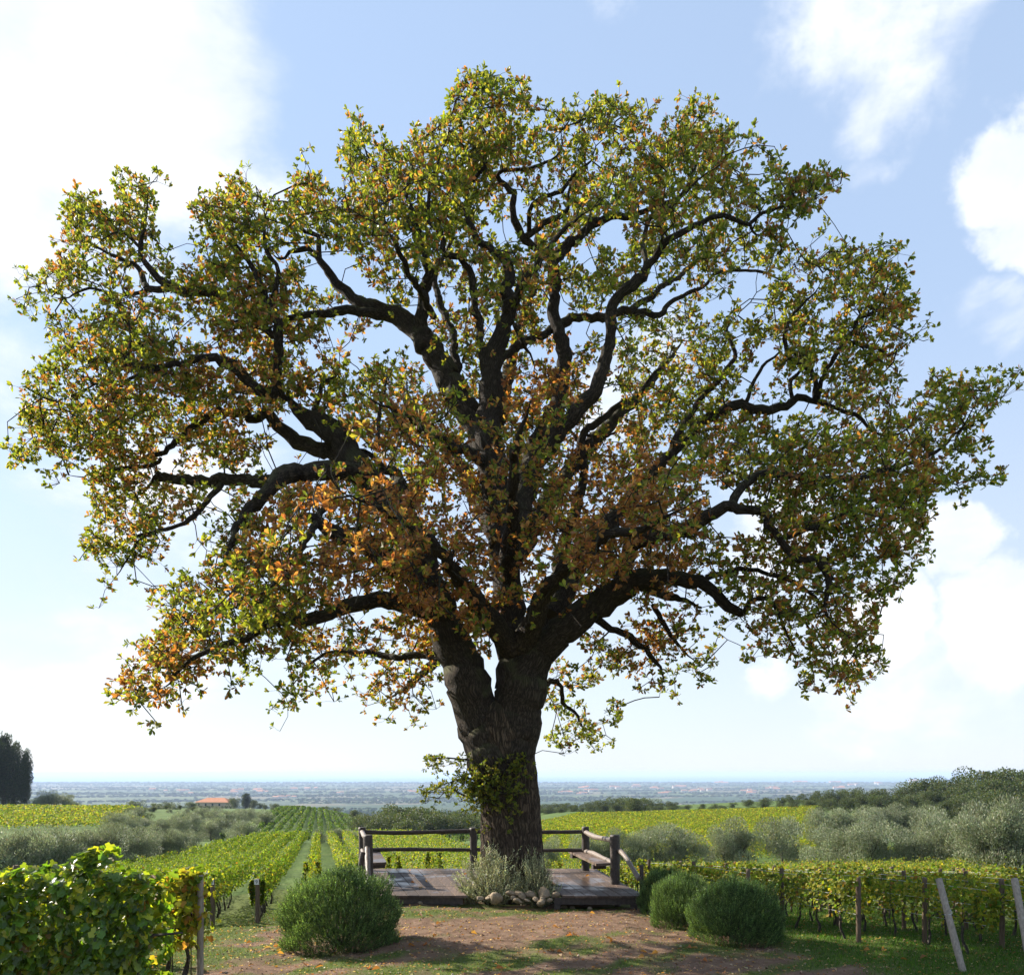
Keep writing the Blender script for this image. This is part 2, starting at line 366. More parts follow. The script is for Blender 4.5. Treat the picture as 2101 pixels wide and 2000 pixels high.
def zfun(x, y):
    x = np.asarray(x, float); y = np.asarray(y, float)
    a = np.clip(x / np.maximum(y, 12), _la[0], _la[-1])
    ly = np.clip(np.log(np.maximum(y, 4)), _lg[0], _lg[-1])
    fy = (ly - _lg[0]) / (_lg[1] - _lg[0]); iy = np.clip(fy.astype(int), 0, len(_lg) - 2); ty = fy - iy
    ia = np.clip(np.searchsorted(_la, a, 'right') - 1, 0, len(_la) - 2); ta = (a - _la[ia]) / (_la[ia + 1] - _la[ia])
    ta = ta * ta * (3 - 2 * ta)
    z0 = _tab[ia, iy] * (1 - ty) + _tab[ia, iy + 1] * ty; z1 = _tab[ia + 1, iy] * (1 - ty) + _tab[ia + 1, iy + 1] * ty
    z = z0 * (1 - ta) + z1 * ta
    f = np.clip((y - 24) / 25, 0, 1) * np.clip((500 - y) / 300, 0, 1)
    return z + .22 * f * snoise(x, y, 22, 1)
def zf(x, y): return float(zfun(np.array([x]), np.array([y]))[0])
def W(u, v, Y): return np.array([(u - CX) / FPX * Y, Y, CAMZ - (v - HOR) / FPX * Y])

def ground_mats():
    # far countryside: vineyards, stubble, woods patchwork
    m, nt, N, L = new_mat('countryside')
    geo = N.new('ShaderNodeNewGeometry'); pos = geo.outputs['Position']
    mp = N.new('ShaderNodeMapping'); mp.inputs['Scale'].default_value = (.0030, .0011, 0); mp.inputs['Rotation'].default_value = (0, 0, .25); L.new(pos, mp.inputs[0])
    v = N.new('ShaderNodeTexVoronoi'); v.inputs['Scale'].default_value = 1.0; v.inputs['Randomness'].default_value = .85; L.new(mp.outputs[0], v.inputs['Vector'])
    sp = N.new('ShaderNodeSeparateColor'); L.new(v.outputs['Color'], sp.inputs[0])
    rf = ramp(N, [(0, (.035, .062, .025)), (.22, (.055, .08, .032)), (.4, (.085, .105, .036)), (.58, (.12, .105, .06)), (.74, (.05, .07, .03)), (.93, (.14, .12, .08))]); rf.color_ramp.interpolation = 'CONSTANT'
    L.new(sp.outputs[0], rf.inputs[0])
    n = noise(N, L, pos, .006, 6, .6)
    rw = ramp(N, [(.52, (0, 0, 0)), (.60, (1, 1, 1))]); L.new(n.outputs[0], rw.inputs[0])
    mx = N.new('ShaderNodeMixRGB'); L.new(rw.outputs[0], mx.inputs[0]); L.new(rf.outputs[0], mx.inputs[1]); mx.inputs[2].default_value = (.035, .06, .025, 1)
    # close slopes: grass
    ng = noise(N, L, pos, .35, 7, .65)
    rg = ramp(N, [(.3, (.055, .085, .022)), (.55, (.085, .13, .03)), (.8, (.13, .13, .05))]); L.new(ng.outputs[0], rg.inputs[0])
    sx = N.new('ShaderNodeSeparateXYZ'); L.new(pos, sx.inputs[0])
    mr = N.new('ShaderNodeMapRange'); mr.interpolation_type = 'SMOOTHSTEP'; mr.inputs['From Min'].default_value = 380; mr.inputs['From Max'].default_value = 620; L.new(sx.outputs['Y'], mr.inputs['Value'])
    m2 = N.new('ShaderNodeMixRGB'); L.new(mr.outputs[0], m2.inputs[0]); L.new(rg.outputs[0], m2.inputs[1]); L.new(mx.outputs[0], m2.inputs[2])
    p = N.new('ShaderNodeBsdfPrincipled'); p.inputs['Roughness'].default_value = .95; p.inputs['Specular IOR Level'].default_value = .1; L.new(m2.outputs[0], p.inputs['Base Color'])
    o = N.new('ShaderNodeOutputMaterial'); L.new(p.outputs[0], o.inputs[0])
    # foreground soil and turf
    f, nt, N, L = new_mat('dirt_and_turf')
    geo = N.new('ShaderNodeNewGeometry'); pos = geo.outputs['Position']
    at = N.new('ShaderNodeAttribute'); at.attribute_name = 'Col'; sc = N.new('ShaderNodeSeparateColor'); L.new(at.outputs['Color'], sc.inputs[0])
    nd = noise(N, L, pos, 5, 9, .7); rd = ramp(N, [(.25, (.08, .048, .03)), (.5, (.165, .102, .066)), (.75, (.27, .185, .125))]); L.new(nd.outputs[0], rd.inputs[0])
    ngr = noise(N, L, pos, 14, 7, .7); rgr = ramp(N, [(.3, (.045, .06, .016)), (.6, (.10, .125, .03)), (.85, (.17, .16, .06))]); L.new(ngr.outputs[0], rgr.inputs[0])
    ad = N.new('ShaderNodeMath'); ad.operation = 'MULTIPLY_ADD'; L.new(nd.outputs[0], ad.inputs[0]); ad.inputs[1].default_value = .7; L.new(sc.outputs[0], ad.inputs[2])
    ms = N.new('ShaderNodeMapRange'); ms.interpolation_type = 'SMOOTHSTEP'; ms.inputs['From Min'].default_value = .62; ms.inputs['From Max'].default_value = 1.02; L.new(ad.outputs[0], ms.inputs['Value'])
    mx = N.new('ShaderNodeMixRGB'); L.new(ms.outputs[0], mx.inputs[0]); L.new(rd.outputs[0], mx.inputs[1]); L.new(rgr.outputs[0], mx.inputs[2])
    p = N.new('ShaderNodeBsdfPrincipled'); p.inputs['Roughness'].default_value = .95; p.inputs['Specular IOR Level'].default_value = .1; L.new(mx.outputs[0], p.inputs['Base Color'])
    nb = noise(N, L, pos, 30, 6, .7); b = N.new('ShaderNodeBump'); b.inputs['Strength'].default_value = .7; b.inputs['Distance'].default_value = .03; L.new(nb.outputs[0], b.inputs['Height']); L.new(b.outputs[0], p.inputs['Normal'])
    o = N.new('ShaderNodeOutputMaterial'); L.new(p.outputs[0], o.inputs[0])
    return m, f
M_COUNTRY, M_SOIL = ground_mats()

def grid_faces(nr, nc):
    ii, jj = np.meshgrid(np.arange(nr - 1), np.arange(nc - 1), indexing='ij'); a = (ii * nc + jj).ravel()
    return np.stack([a, a + 1, a + nc + 1, a + nc], 1)

PX0, PX1, PY0, PY1 = -11.0, 13.0, 3.0, 27.0     # foreground patch
def turf(x, y):
    t = .42 + .24 * snoise(x, y, 1.5, 2) + .22 * snoise(x, y, .5, 3)
    t = t + .75 * np.clip((x - 3.6 - (14 - y) * .25) / 1.1, 0, 1)
    t = t + .5 * np.clip((-4.0 - x) / 1.2, 0, 1) + .55 * np.clip((y - 22.5) / 2, 0, 1)
    t = t - .32 * np.exp(-((x - 1.1) / 2.4) ** 2 - ((y - 14.9) / 1.7) ** 2) + .10 * np.exp(-((y - 11.5) / 1.0) ** 2)
    return np.clip(t, 0, 1.2)
def relief(x, y): return .035 + .022 * snoise(x, y, .8, 4) + .012 * snoise(x, y, .27, 5)

ys = np.concatenate([np.linspace(-40, 3, 12)[:-1], np.exp(np.linspace(math.log(3), math.log(9500), 210))])
aa = np.sinh(np.linspace(-2.2, 2.2, 171)) / math.sinh(2.2) * 1.5
YY, AA = np.meshgrid(ys, aa, indexing='ij'); XX = AA * (YY + 60)
ZZ = zfun(XX, YY)
inp = (XX > PX0 - .5) & (XX < PX1 + .5) & (YY > PY0 - .3) & (YY < PY1 + .5)
ZZ = np.where(inp & (XX > PX0 + .6) & (XX < PX1 - .6) & (YY > PY0 + .6) & (YY < PY1 - .6), ZZ - .25, ZZ)
me = mesh_np('terrain', np.stack([XX, YY, ZZ], -1).reshape(-1, 3), grid_faces(*XX.shape), M_COUNTRY, smooth=True)
tag(obj('terrain', me), kind='structure')

gx = np.arange(PX0, PX1 + .01, .11); gy = np.arange(PY0, PY1 + .01, .11)
GY, GX = np.meshgrid(gy, gx, indexing='ij')
edge = np.minimum(np.minimum(GX - PX0, PX1 - GX), np.minimum(GY - PY0, PY1 - GY))
GZ = zfun(GX, GY) + relief(GX, GY) * np.clip(edge / .5, 0, 1) - .25 * np.clip(1 - edge / .12, 0, 1)
tm = turf(GX, GY).ravel()
me = mesh_np('ground', np.stack([GX, GY, GZ], -1).reshape(-1, 3), grid_faces(*GX.shape), M_SOIL, colors=np.stack([tm, tm, tm], 1), smooth=True)
tag(obj('ground', me), kind='structure')
def zg(x, y):   # ground height in the foreground
    return zfun(x, y) + relief(x, y)

# sea
m_sea, nt, N, L = new_mat('sea_water')
geo = N.new('ShaderNodeNewGeometry'); nn = noise(N, L, geo.outputs['Position'], .004, 4, .6, (1, .3, 1))
p = N.new('ShaderNodeBsdfPrincipled'); p.inputs['Base Color'].default_value = (.09, .20, .33, 1); p.inputs['Roughness'].default_value = .6; p.inputs['Specular IOR Level'].default_value = .15
b = N.new('ShaderNodeBump'); b.inputs['Strength'].default_value = .3; b.inputs['Distance'].default_value = 3; L.new(nn.outputs[0], b.inputs['Height']); L.new(b.outputs[0], p.inputs['Normal'])
o = N.new('ShaderNodeOutputMaterial'); L.new(p.outputs[0], o.inputs[0])
sxs = np.linspace(-60000, 60000, 13); sys_ = np.array([9300., 12000, 16000, 24000, 40000, 62000])
SY, SX = np.meshgrid(sys_, sxs, indexing='ij')
tag(obj('sea', mesh_np('sea', np.stack([SX, SY, np.full_like(SX, -103.4)], -1).reshape(-1, 3), grid_faces(*SX.shape), m_sea)), kind='structure')

# ------------------------------------------------------------------ the oak
OY = 19.0
SPANS = {   # foliage seen in the photograph: row top -> (x0, x1, density)
150:[(950,1000,7),(930,1000,4),(1000,1090,6),(1272,1288,1)],
200:[(924,1000,8),(715,732,2),(753,768,2),(1000,1088,7),(1110,1140,5),(1155,1183,5),(1200,1290,8),(1300,1346,6),(1355,1373,3),(1389,1453,7),(1464,1477,3)],
250:[(713,772,7),(774,796,5),(843,900,5),(900,1000,8),(1000,1093,8),(1093,1160,8),(1160,1266,7),(1277,1346,7),(1346,1500,8),(1500,1564,5)],
300:[(695,804,7),(806,1000,9),(617,640,4),(1000,1128,8),(1128,1165,6),(1165,1213,6),(1235,1265,3),(1265,1500,8),(1500,1555,4),(1575,1605,4),(1680,1698,2),(243,266,1)],
350:[(243,305,6),(314,347,4),(157,203,2),(443,500,4),(500,520,5),(599,663,8),(710,770,5),(750,1000,9),(1000,1026,7),(1040,1160,5),(1160,1232,7),(1232,1293,8),(1293,1500,8),(1500,1556,7),(1572,1636,8),(1638,1703,7),(1703,1734,5)],
400:[(130,213,8),(218,304,8),(304,346,3),(400,500,8),(500,585,8),(585,689,9),(692,1000,9),(1000,1045,5),(1088,1165,6),(1165,1293,8),(1293,1500,8),(1500,1553,6),(1553,1620,7),(1620,1680,7)],
450:[(120,213,7),(213,304,8),(304,322,5),(400,500,7),(500,575,8),(575,617,6),(617,687,7),(687,1000,8),(1000,1015,5),(1067,1088,5),(1096,1160,7),(1160,1250,6),(1288,1328,7),(1328,1500,7),(1500,1540,6),(1553,1612,5),(1687,1705,3),(1655,1665,2)],
500:[(107,170,6),(170,213,4),(216,293,6),(296,346,5),(400,500,8),(500,567,7),(600,650,3),(687,756,5),(756,1000,8),(1000,1150,8),(1150,1180,4),(1229,1288,5),(1288,1500,7),(1500,1545,5),(1548,1630,6),(1638,1697,6),(1697,1838,8),(1838,1870,4)],
550:[(43,75,5),(75,115,6),(115,203,7),(203,266,5),(330,400,8),(400,500,9),(500,607,8),(607,680,3),(680,767,2),(767,820,6),(820,860,5),(900,1000,5),(1000,1147,8),(1147,1232,8),(1232,1333,8),(1333,1453,5),(1453,1500,5),(1577,1633,6),(1633,1673,4),(1692,1873,8)],
600:[(32,77,5),(80,215,1),(218,293,6),(293,400,5),(415,500,9),(500,620,9),(620,692,5),(692,820,4),(820,855,5),(895,1000,6),(1000,1066,7),(1066,1120,7),(1144,1240,5),(1264,1346,5),(1386,1474,5),(1500,1533,4),(1570,1671,7),(1671,1878,7)],
650:[(77,150,5),(160,320,8),(320,400,4),(421,500,9),(500,620,9),(620,684,6),(684,775,4),(878,926,7),(926,1000,6),(1000,1053,4),(1059,1112,8),(1160,1180,4),(1221,1240,2),(1261,1320,6),(1320,1400,6),(1400,1500,7),(1500,1570,6),(1570,1744,8),(1744,1820,7),(1820,1908,6)],
700:[(90,150,6),(150,320,9),(320,426,7),(453,488,6),(500,575,8),(575,625,5),(660,713,5),(765,832,3),(884,953,6),(953,1000,8),(1000,1020,3),(1027,1090,5),(1100,1138,5),(1165,1227,6),(1256,1333,7),(1333,1400,6),(1400,1500,8),(1500,1560,6),(1600,1762,8),(1762,1845,6)],
750:[(90,150,6),(45,93,5),(150,208,5),(213,400,9),(400,500,9),(500,628,9),(630,713,8),(718,766,6),(766,865,8),(953,1000,7),(1027,1093,6),(1093,1203,9),(1240,1266,3),(1253,1400,7),(1400,1500,8),(1500,1545,5),(1590,1628,4),(1628,1695,5),(1695,1850,7),(1905,2033,5),(2033,2088,4)],
800:[(40,120,7),(120,213,7),(213,500,9),(500,567,9),(567,660,7),(660,780,8),(780,833,6),(833,940,8),(958,1000,6),(1000,1203,9),(1181,1229,5),(1282,1400,8),(1400,1500,8),(1500,1560,5),(1570,1620,2),(1692,1780,8),(1780,1845,6),(1869,1905,5),(1905,2064,8)],
850:[(50,147,8),(147,500,9),(540,567,5),(647,767,8),(767,950,9),(964,1000,7),(1000,1160,9),(1170,1203,6),(1229,1293,4),(1293,1500,9),(1500,1591,8),(1613,1704,7),(1704,1805,5),(1805,1905,7),(1905,2024,5)],
900:[(16,160,7),(160,320,8),(370,500,7),(500,567,5),(753,953,8),(953,1000,6),(1000,1160,9),(1160,1192,5),(1192,1293,6),(1293,1360,8),(1360,1500,7),(1500,1591,8),(1591,1878,9),(1878,2050,6)],
950:[(16,37,3),(90,160,4),(180,320,8),(320,373,3),(373,500,4),(500,566,4),(607,686,7),(686,753,8),(753,900,8),(900,1000,7),(1000,1150,9),(1150,1197,5),(1197,1500,9),(1500,1570,7),(1570,1896,9),(1896,2058,6)],
1000:[(184,261,7),(261,320,4),(320,421,8),(466,500,5),(500,530,4),(564,665,9),(665,726,8),(726,886,9),(886,1000,5),(1000,1066,8),(1093,1381,9),(1386,1453,6),(1537,1896,8),(1896,2003,4)],
1050:[(187,333,8),(333,373,4),(400,453,2),(466,500,5),(500,628,8),(665,705,6),(713,881,9),(881,1000,6),(1000,1100,8),(1100,1240,9),(1240,1280,6),(1280,1458,9),(1567,1905,8)],
1100:[(163,320,7),(328,344,2),(400,460,3),(458,500,8),(500,628,8),(660,767,9),(767,884,9),(884,1000,6),(1000,1106,7),(1128,1170,6),(1150,1400,9),(1400,1500,7),(1500,1585,6),(1585,1903,7)],
1150:[(195,280,4),(360,400,4),(400,500,8),(500,687,9),(687,780,9),(780,886,9),(900,1000,7),(1000,1088,7),(1088,1133,5),(1170,1293,9),(1306,1400,7),(1400,1500,6),(1500,1687,7),(1687,1870,6)],
1200:[(195,232,3),(309,400,7),(400,500,8),(500,687,9),(687,767,5),(780,1000,9),(1000,1088,8),(1088,1133,4),(1133,1221,6),(1304,1373,6),(1373,1500,4),(1500,1734,7),(1734,1838,4)],
1250:[(320,346,6),(346,500,7),(500,633,9),(640,760,4),(767,820,6),(820,1000,9),(1000,1106,5),(1146,1213,5),(1274,1440,5),(1466,1500,4),(1500,1640,6),(1640,1805,7)],
1300:[(250,266,2),(290,500,7),(500,548,6),(560,753,7),(767,820,4),(833,953,7),(953,1000,5),(1000,1020,3),(1186,1266,5),(1266,1386,6),(1373,1470,5),(1528,1655,5),(1655,1810,6)],
1350:[(258,416,7),(416,500,3),(500,527,4),(588,687,6),(713,767,4),(780,900,6),(1133,1227,6),(1227,1320,5),(1320,1400,5),(1400,1464,5),(1636,1810,6)],
1400:[(192,245,2),(256,336,6),(336,416,3),(464,500,3),(500,520,3),(558,625,6),(625,687,4),(713,788,5),(788,846,5),(846,926,4),(1117,1226,5),(1226,1266,3),(1306,1360,3),(1365,1389,4),(1640,1760,3)],
1450:[(290,320,2),(360,386,2),(550,604,4),(772,873,2),(878,937,3),(955,1012,2),(1128,1186,4),(1186,1280,5),(1344,1370,3)],
1500:[(1120,1186,5),(1197,1261,5)],
1550:[(867,960,7),(960,1090,9),(960,1090,8)],
1600:[(865,960,7),(960,1075,9),(960,1075,8)],
1650:[(955,980,2),(985,1060,5)],
}
ORANGE = [(860,1130,300,.95),(1250,1120,240,.95),(480,830,230,.5),(320,1390,140,.75),(1090,800,140,.75),(700,1080,230,.8),(1060,900,150,.5),(620,700,140,.4),(1420,1050,170,.55),(1150,450,180,.25),
          (1750,1000,260,.30),(1700,1280,160,.35),(300,1000,200,.4),(950,650,150,.4),(1600,800,100,.25)]
def orange(u, v):
    o = .085
    for (a, b, r, w) in ORANGE: o = np.maximum(o, w * np.exp(-((u - a) ** 2 + (v - b) ** 2) / (2 * (r * .75) ** 2)))
    return o

# limbs as seen: (u, v, radius px [, depth m relative to the trunk, - towards the camera])
LIMBS = [
 # left stem and what it carries
 [(1032,1610,46,0),(1016,1560,56,0),(998,1515,55,0),(984,1475,50,0),(973,1434,46,-.1),(945,1352,42,-.2),(905,1260,35,-.3),(880,1190,31,-.3),(845,1100,29,-.2),(790,1020,28,0),(735,960,27,.1),(690,890,24,.2),(640,865,22,.2),(590,820,19,.2),(565,800,15,.2)],
 [(735,965,20,.2),(700,938,17,.6),(640,915,17,.9),(590,890,16,1.0),(550,850,13,1.0),(520,860,12,1.1),(480,845,11,1.2),(430,850,10,1.3),(380,890,8,1.4),(320,935,7,1.6),(260,935,6,1.7),(225,900,4,1.8)],
 [(880,1210,26,-.4),(800,1150,23,-.8),(745,1110,20,-1.2),(690,1095,17,-1.5),(650,1062,14,-1.7),(620,1055,10,-1.9),(595,1090,7,-2.1),(560,1120,5,-2.3)],
 [(870,1250,20,-.5),(780,1230,18,-1.2),(720,1243,17,-1.8),(660,1262,15,-2.2),(590,1270,14,-2.6),(540,1280,12,-2.9),(500,1310,10,-3.1),(440,1330,8,-3.3),(370,1370,7,-3.5),(335,1410,5,-3.6),(300,1420,3,-3.7)],
 [(910,1345,12,.6),(860,1345,10,1.2),(790,1345,9,1.7),(740,1340,9,2.0),(705,1335,7,2.2),(660,1345,5,2.4),(620,1380,4,2.5),(585,1430,3,2.6)],
 [(735,970,20,-.2),(660,965,20,-.6),(590,975,20,-1.0),(550,1005,17,-1.3),(500,1060,12,-1.6),(470,1120,9,-1.9),(450,1190,6,-2.1),(430,1230,4,-2.2)],
 [(620,975,15,-.4),(560,985,14,.2),(490,985,14,.6),(420,985,13,.8),(340,985,12,1.0),(322,972,9,1.0),(300,1000,6,1.1),(260,1030,4,1.2)],
 [(455,992,9,.7),(425,1025,8,.5),(400,1060,7,.3),(340,1085,6,.2),(290,1098,5,.1),(240,1120,4,0),(190,1125,3,0)],
 [(300,1098,4,.1),(280,1115,5,.1),(265,1140,4,.1),(240,1180,3,.2),(215,1210,2,.2)],
 [(565,805,14,.1),(530,800,14,-.2),(490,760,13,-.4),(440,735,12,-.6),(400,738,9,-.7),(330,755,8,-.8),(285,755,8,-.8),(262,750,7,-.9),(215,775,5,-1.0),(170,800,4,-1.0),(120,825,2.5,-1)],
 [(285,757,6,-.8),(262,735,5.5,-.8),(268,700,5,-.8),(265,650,4,-.8),(275,610,3,-.8)],
 [(285,770,6,-.8),(250,790,5,-.6),(205,850,4.5,-.5),(160,865,4,-.4),(145,845,3,-.4)],
 [(330,940,5,1.6),(310,955,6,1.5),(200,965,6,1.3),(170,978,5,1.2),(140,975,3,1.2)],
 [(575,815,13,.2),(567,760,14,-.1),(572,720,13,-.3),(567,665,12,-.5),(553,626,11,-.7),(540,590,9,-.9),(510,540,7,-1.0),(480,490,5,-1.1),(470,430,4,-1.2)],
 [(556,640,9,-.6),(570,560,7,-.9),(545,510,6,-1.1),(545,450,5,-1.3),(560,400,4,-1.5)],
 [(640,872,8,.2),(655,810,6.5,.1),(662,780,6,0),(690,770,4,-.1),(700,720,3,-.2)],
 [(770,920,8,.0),(778,860,6,.3),(790,800,6,.5),(793,770,4,.6)],
 [(850,1110,16,-.2),(820,985,14,.3),(790,960,13,.5),(750,930,12,.6),(720,920,9,.7)],
 [(1030,1120,24,0),(1000,950,24,.3),(975,870,26,.5),(945,820,27,.6),(900,740,26,.8),(865,690,23,.9),(830,660,20,1.0),(780,635,17,1.1),(730,620,14,1.2),(700,590,12,1.2),(660,540,10,1.2),(640,522,9,1.2),(615,512,7,1.2),(575,530,6,1.3),(545,500,4,1.4)],
 [(795,645,13,1.1),(740,641,12,.9),(690,640,11,.7),(625,645,9,.5),(565,668,6,.3),(520,690,4,.2)],
 [(655,530,8,1.2),(652,487,7,1.2),(625,472,6,1.1),(590,440,4,1.0),(600,390,3,.9)],
 [(866,700,18,.9),(864,640,15,.7),(870,600,14,.6),(884,553,13,.5),(868,508,9,.4),(849,446,7,.3),(835,390,5,.2),(850,330,4,.1),(870,280,3,0)],
 [(866,478,6,.4),(820,465,5,.2),(770,450,4,0),(730,460,3,-.1)],
 [(940,800,12,.6),(930,700,10,1.3),(915,650,10,1.6),(898,600,9,1.9),(893,565,7,2.1),(930,480,5,2.4),(940,400,4,2.6)],
 [(1010,830,13,0),(987,700,11,-.2),(972,600,10,-.4),(965,555,9,-.5),(940,527,9,-.6),(910,520,8,-.7),(905,480,7,-.8),(880,455,6,-.9),(880,400,5,-1.0),(900,330,4,-1.1),(930,260,3,-1.2)],
 [(868,505,8,.4),(830,440,7,.8),(805,400,6,1.0),(795,365,5,1.1),(760,330,4,1.2),(745,290,3,1.2),(735,240,2,1.2)],
 [(560,690,10,.2),(500,630,11,.4),(430,600,12,.5),(373,596,12,.5),(338,582,11,.5),(314,558,8,.4),(293,526,7.5,.3),(290,500,7,.3),(296,468,5.5,.2),(301,420,4,.2),(303,385,3,.1)],
 [(345,592,9,.5),(306,593,9,.7),(280,548,7,.8),(226,521,5,.9),(170,497,4,1.0),(140,475,3,1.0)],
 [(310,596,6,.7),(240,605,4.5,.5),(185,592,4,.4),(130,612,3,.3),(80,600,2.5,.3)],
 [(293,515,5,.3),(255,480,5,.2),(215,478,4,.1),(195,440,3,0)],
 # centre
 [(1044,1600,48,0),(1047,1545,50,0),(1055,1490,49,0),(1062,1430,47,0),(1058,1350,40,.1),(1045,1280,36,.1),(1040,1210,33,.1),(1032,1100,31,.1),(1015,980,27,.1),(1005,880,25,0),(1008,780,22,0),(1015,720,20,-.1),(1035,665,18,-.2),(1045,630,17,-.2),(1040,590,15,-.3),(1050,550,13,-.4),(1010,520,10,-.5),(980,490,9,-.6),(955,430,7,-.7),(965,380,6,-.8),(1000,330,5,-.9),(1005,290,4,-.9),(985,250,3,-1.0),(980,190,2.5,-1)],
 [(1045,1130,26,.1),(1080,1000,25,.5),(1100,920,22,.7),(1130,860,20,.9),(1150,810,18,1.0),(1155,760,16.5,1.1),(1150,690,15,1.2),(1135,640,14,1.3),(1138,590,14,1.4),(1140,530,14,1.5),(1187,486,11,1.5),(1240,450,10,1.5),(1290,440,8,1.5),(1340,430,7,1.6),(1400,395,5,1.7),(1430,330,4,1.8),(1420,260,3,1.9)],
 [(1140,530,10,1.5),(1085,498,9.5,1.2),(1075,482,10,1.1),(1055,455,10,1.0),(1050,425,9,.9),(1055,400,9,.8),(1030,372,8,.7),(1025,350,6,.6),(1070,350,5,.5),(1120,335,4.5,.4),(1150,310,4,.3),(1160,260,3,.2)],
 [(1080,485,9,1.1),(1130,452,8,1.3),(1165,430,6,1.4),(1168,390,5,1.5),(1200,340,4,1.6)],
 [(1085,475,7,1.1),(1088,435,6.5,.7),(1105,408,6,.5),(1150,390,5.5,.3),(1180,355,5,.1),(1215,330,4.5,-.1),(1222,300,4,-.2),(1260,270,3,-.3)],
 [(1090,960,22,.5),(1130,905,19,0),(1165,870,18,-.3),(1190,830,17,-.5),(1221,797,17,-.7),(1238,760,16,-.8),(1250,705,14,-.9),(1253,640,13,-1.0),(1275,605,13,-1.1),(1300,585,13,-1.2),(1318,560,12,-1.3),(1332,540,10,-1.3),(1360,505,9.5,-1.4),(1400,480,8.5,-1.5),(1440,455,7.5,-1.6),(1470,440,6.5,-1.7),(1500,448,6.5,-1.7),(1538,462,6,-1.8),(1560,440,5,-1.8),(1620,420,4,-1.9),(1680,400,3,-2.0),(1725,377,2,-2.0)],
 [(1540,463,5,-1.8),(1552,483,4.5,-1.8),(1600,478,4,-1.8),(1622,466,2,-1.8)],
 [(1325,548,8,-1.3),(1322,490,7,-1.0),(1335,450,6,-.8),(1380,420,5,-.5),(1420,380,4,-.3),(1480,330,3,-.1)],
 [(1010,760,11,0),(1060,710,11,.8),(1120,680,11,1.3),(1180,652,11,1.8),(1240,650,11,2.0),(1300,638,10,2.2),(1350,648,8.5,2.3),(1375,622,7,2.4),(1400,605,6,2.4),(1440,590,5,2.5),(1470,562,5,2.5),(1500,555,4.5,2.5),(1560,558,4,2.6),(1610,575,3,2.6),(1630,540,2,2.6)],
 [(1055,665,7,-.2),(1075,710,6.5,.6),(1093,738,6,.9),(1098,775,5,1.0)],
 [(1095,1395,28,.4),(1115,1290,22,.8),(1140,1210,18,1.2),(1150,1150,16,1.6),(1165,1090,15,2.0),(1190,1020,12,2.4),(1197,946,10.5,2.7),(1192,905,10,2.8),(1213,875,10,2.9),(1240,855,9,3.0),(1267,835,8,3.1),(1306,810,6.5,3.2),(1340,770,5,3.3),(1370,740,4.5,3.4),(1380,690,3,3.5)],
 [(1195,915,7,2.8),(1172,880,8,2.9),(1165,850,7,3.0)],
 [(1205,893,5,2.8),(1235,897,4.5,2.6),(1265,885,4,2.5),(1290,850,3,2.4)],
 # right limbs
 [(1048,1560,46,-.05),(1056,1500,48,-.05),(1066,1430,48,-.1),(1100,1345,38,-.2),(1170,1280,33,-.4),(1230,1235,30,-.6),(1290,1200,26,-.8),(1350,1185,19,-.9),(1400,1185,17,-1.0),(1440,1200,15,-1.1),(1480,1230,13,-1.2),(1520,1255,11,-1.3),(1540,1236,8,-1.3),(1570,1228,7,-1.4),(1590,1245,5,-1.4),(1610,1290,4.5,-1.4),(1640,1345,3.5,-1.4),(1665,1370,2.5,-1.4)],
 [(1310,1195,15,-.7),(1375,1225,13,-.3),(1440,1245,12,0)],
 [(1270,1210,18,-.9),(1300,1120,18,-1.4),(1350,1097,18,-1.7),(1420,1080,16.5,-2.0),(1470,1052,15,-2.2),(1500,1040,13,-2.3),(1540,1045,12,-2.4),(1575,1060,11,-2.4),(1600,1100,9,-2.5),(1625,1138,10,-2.5),(1670,1152,10,-2.5),(1698,1175,12,-2.6),(1700,1205,8,-2.6),(1695,1260,6.5,-2.6),(1720,1290,5,-2.6),(1760,1325,3.5,-2.7)],
 [(1500,1045,12,-2.3),(1512,1010,12,-2.2),(1530,985,11,-2.1),(1600,975,9.5,-1.8),(1700,985,9,-1.5),(1800,970,7,-1.2),(1878,945,6,-1.0),(1930,920,5,-1.0),(1960,890,4,-.9),(2000,860,3,-.9),(2030,800,2,-.9)],
 [(1600,1105,8,-2.5),(1635,1095,9,-2.3),(1680,1075,8,-2.1),(1720,1060,6,-1.9),(1750,1057,5,-1.8),(1780,1100,4.5,-1.7),(1800,1145,3,-1.6)],
 [(1708,1187,6,-2.6),(1770,1185,4.5,-2.5),(1800,1215,2.5,-2.4)],
 [(1450,1185,9,-1.0),(1530,1165,7,-.8),(1580,1180,6.5,-.7),(1640,1200,6,-.6),(1690,1250,5,-.5),(1650,1270,4,-.4),(1690,1330,4,-.4),(1715,1375,3,-.3)],
 [(1840,1020,6,-1.2),(1890,1005,5,-.7),(1925,990,4,-.4),(1965,993,3,-.2)],
 [(1130,1260,26,.2),(1200,1130,22,.6),(1280,1040,18,.9),(1330,980,15,1.1),(1390,915,13,1.2),(1450,860,12,1.3),(1510,832,12.5,1.3),(1560,842,12,1.3),(1600,838,11,1.3),(1640,816,9.5,1.3),(1675,826,7,1.3),(1700,832,6,1.3),(1760,855,5.5,1.3),(1800,890,4.5,1.3),(1860,880,3,1.3),(1920,800,2.5,1.3)],
 [(1530,828,6,1.3),(1550,775,5.5,1.2),(1575,742,5,1.1),(1600,722,4,1.0),(1590,660,3,.9)],
 [(1625,815,6.5,1.3),(1622,780,6.5,1.4),(1645,752,6,1.4),(1665,700,5,1.5)],
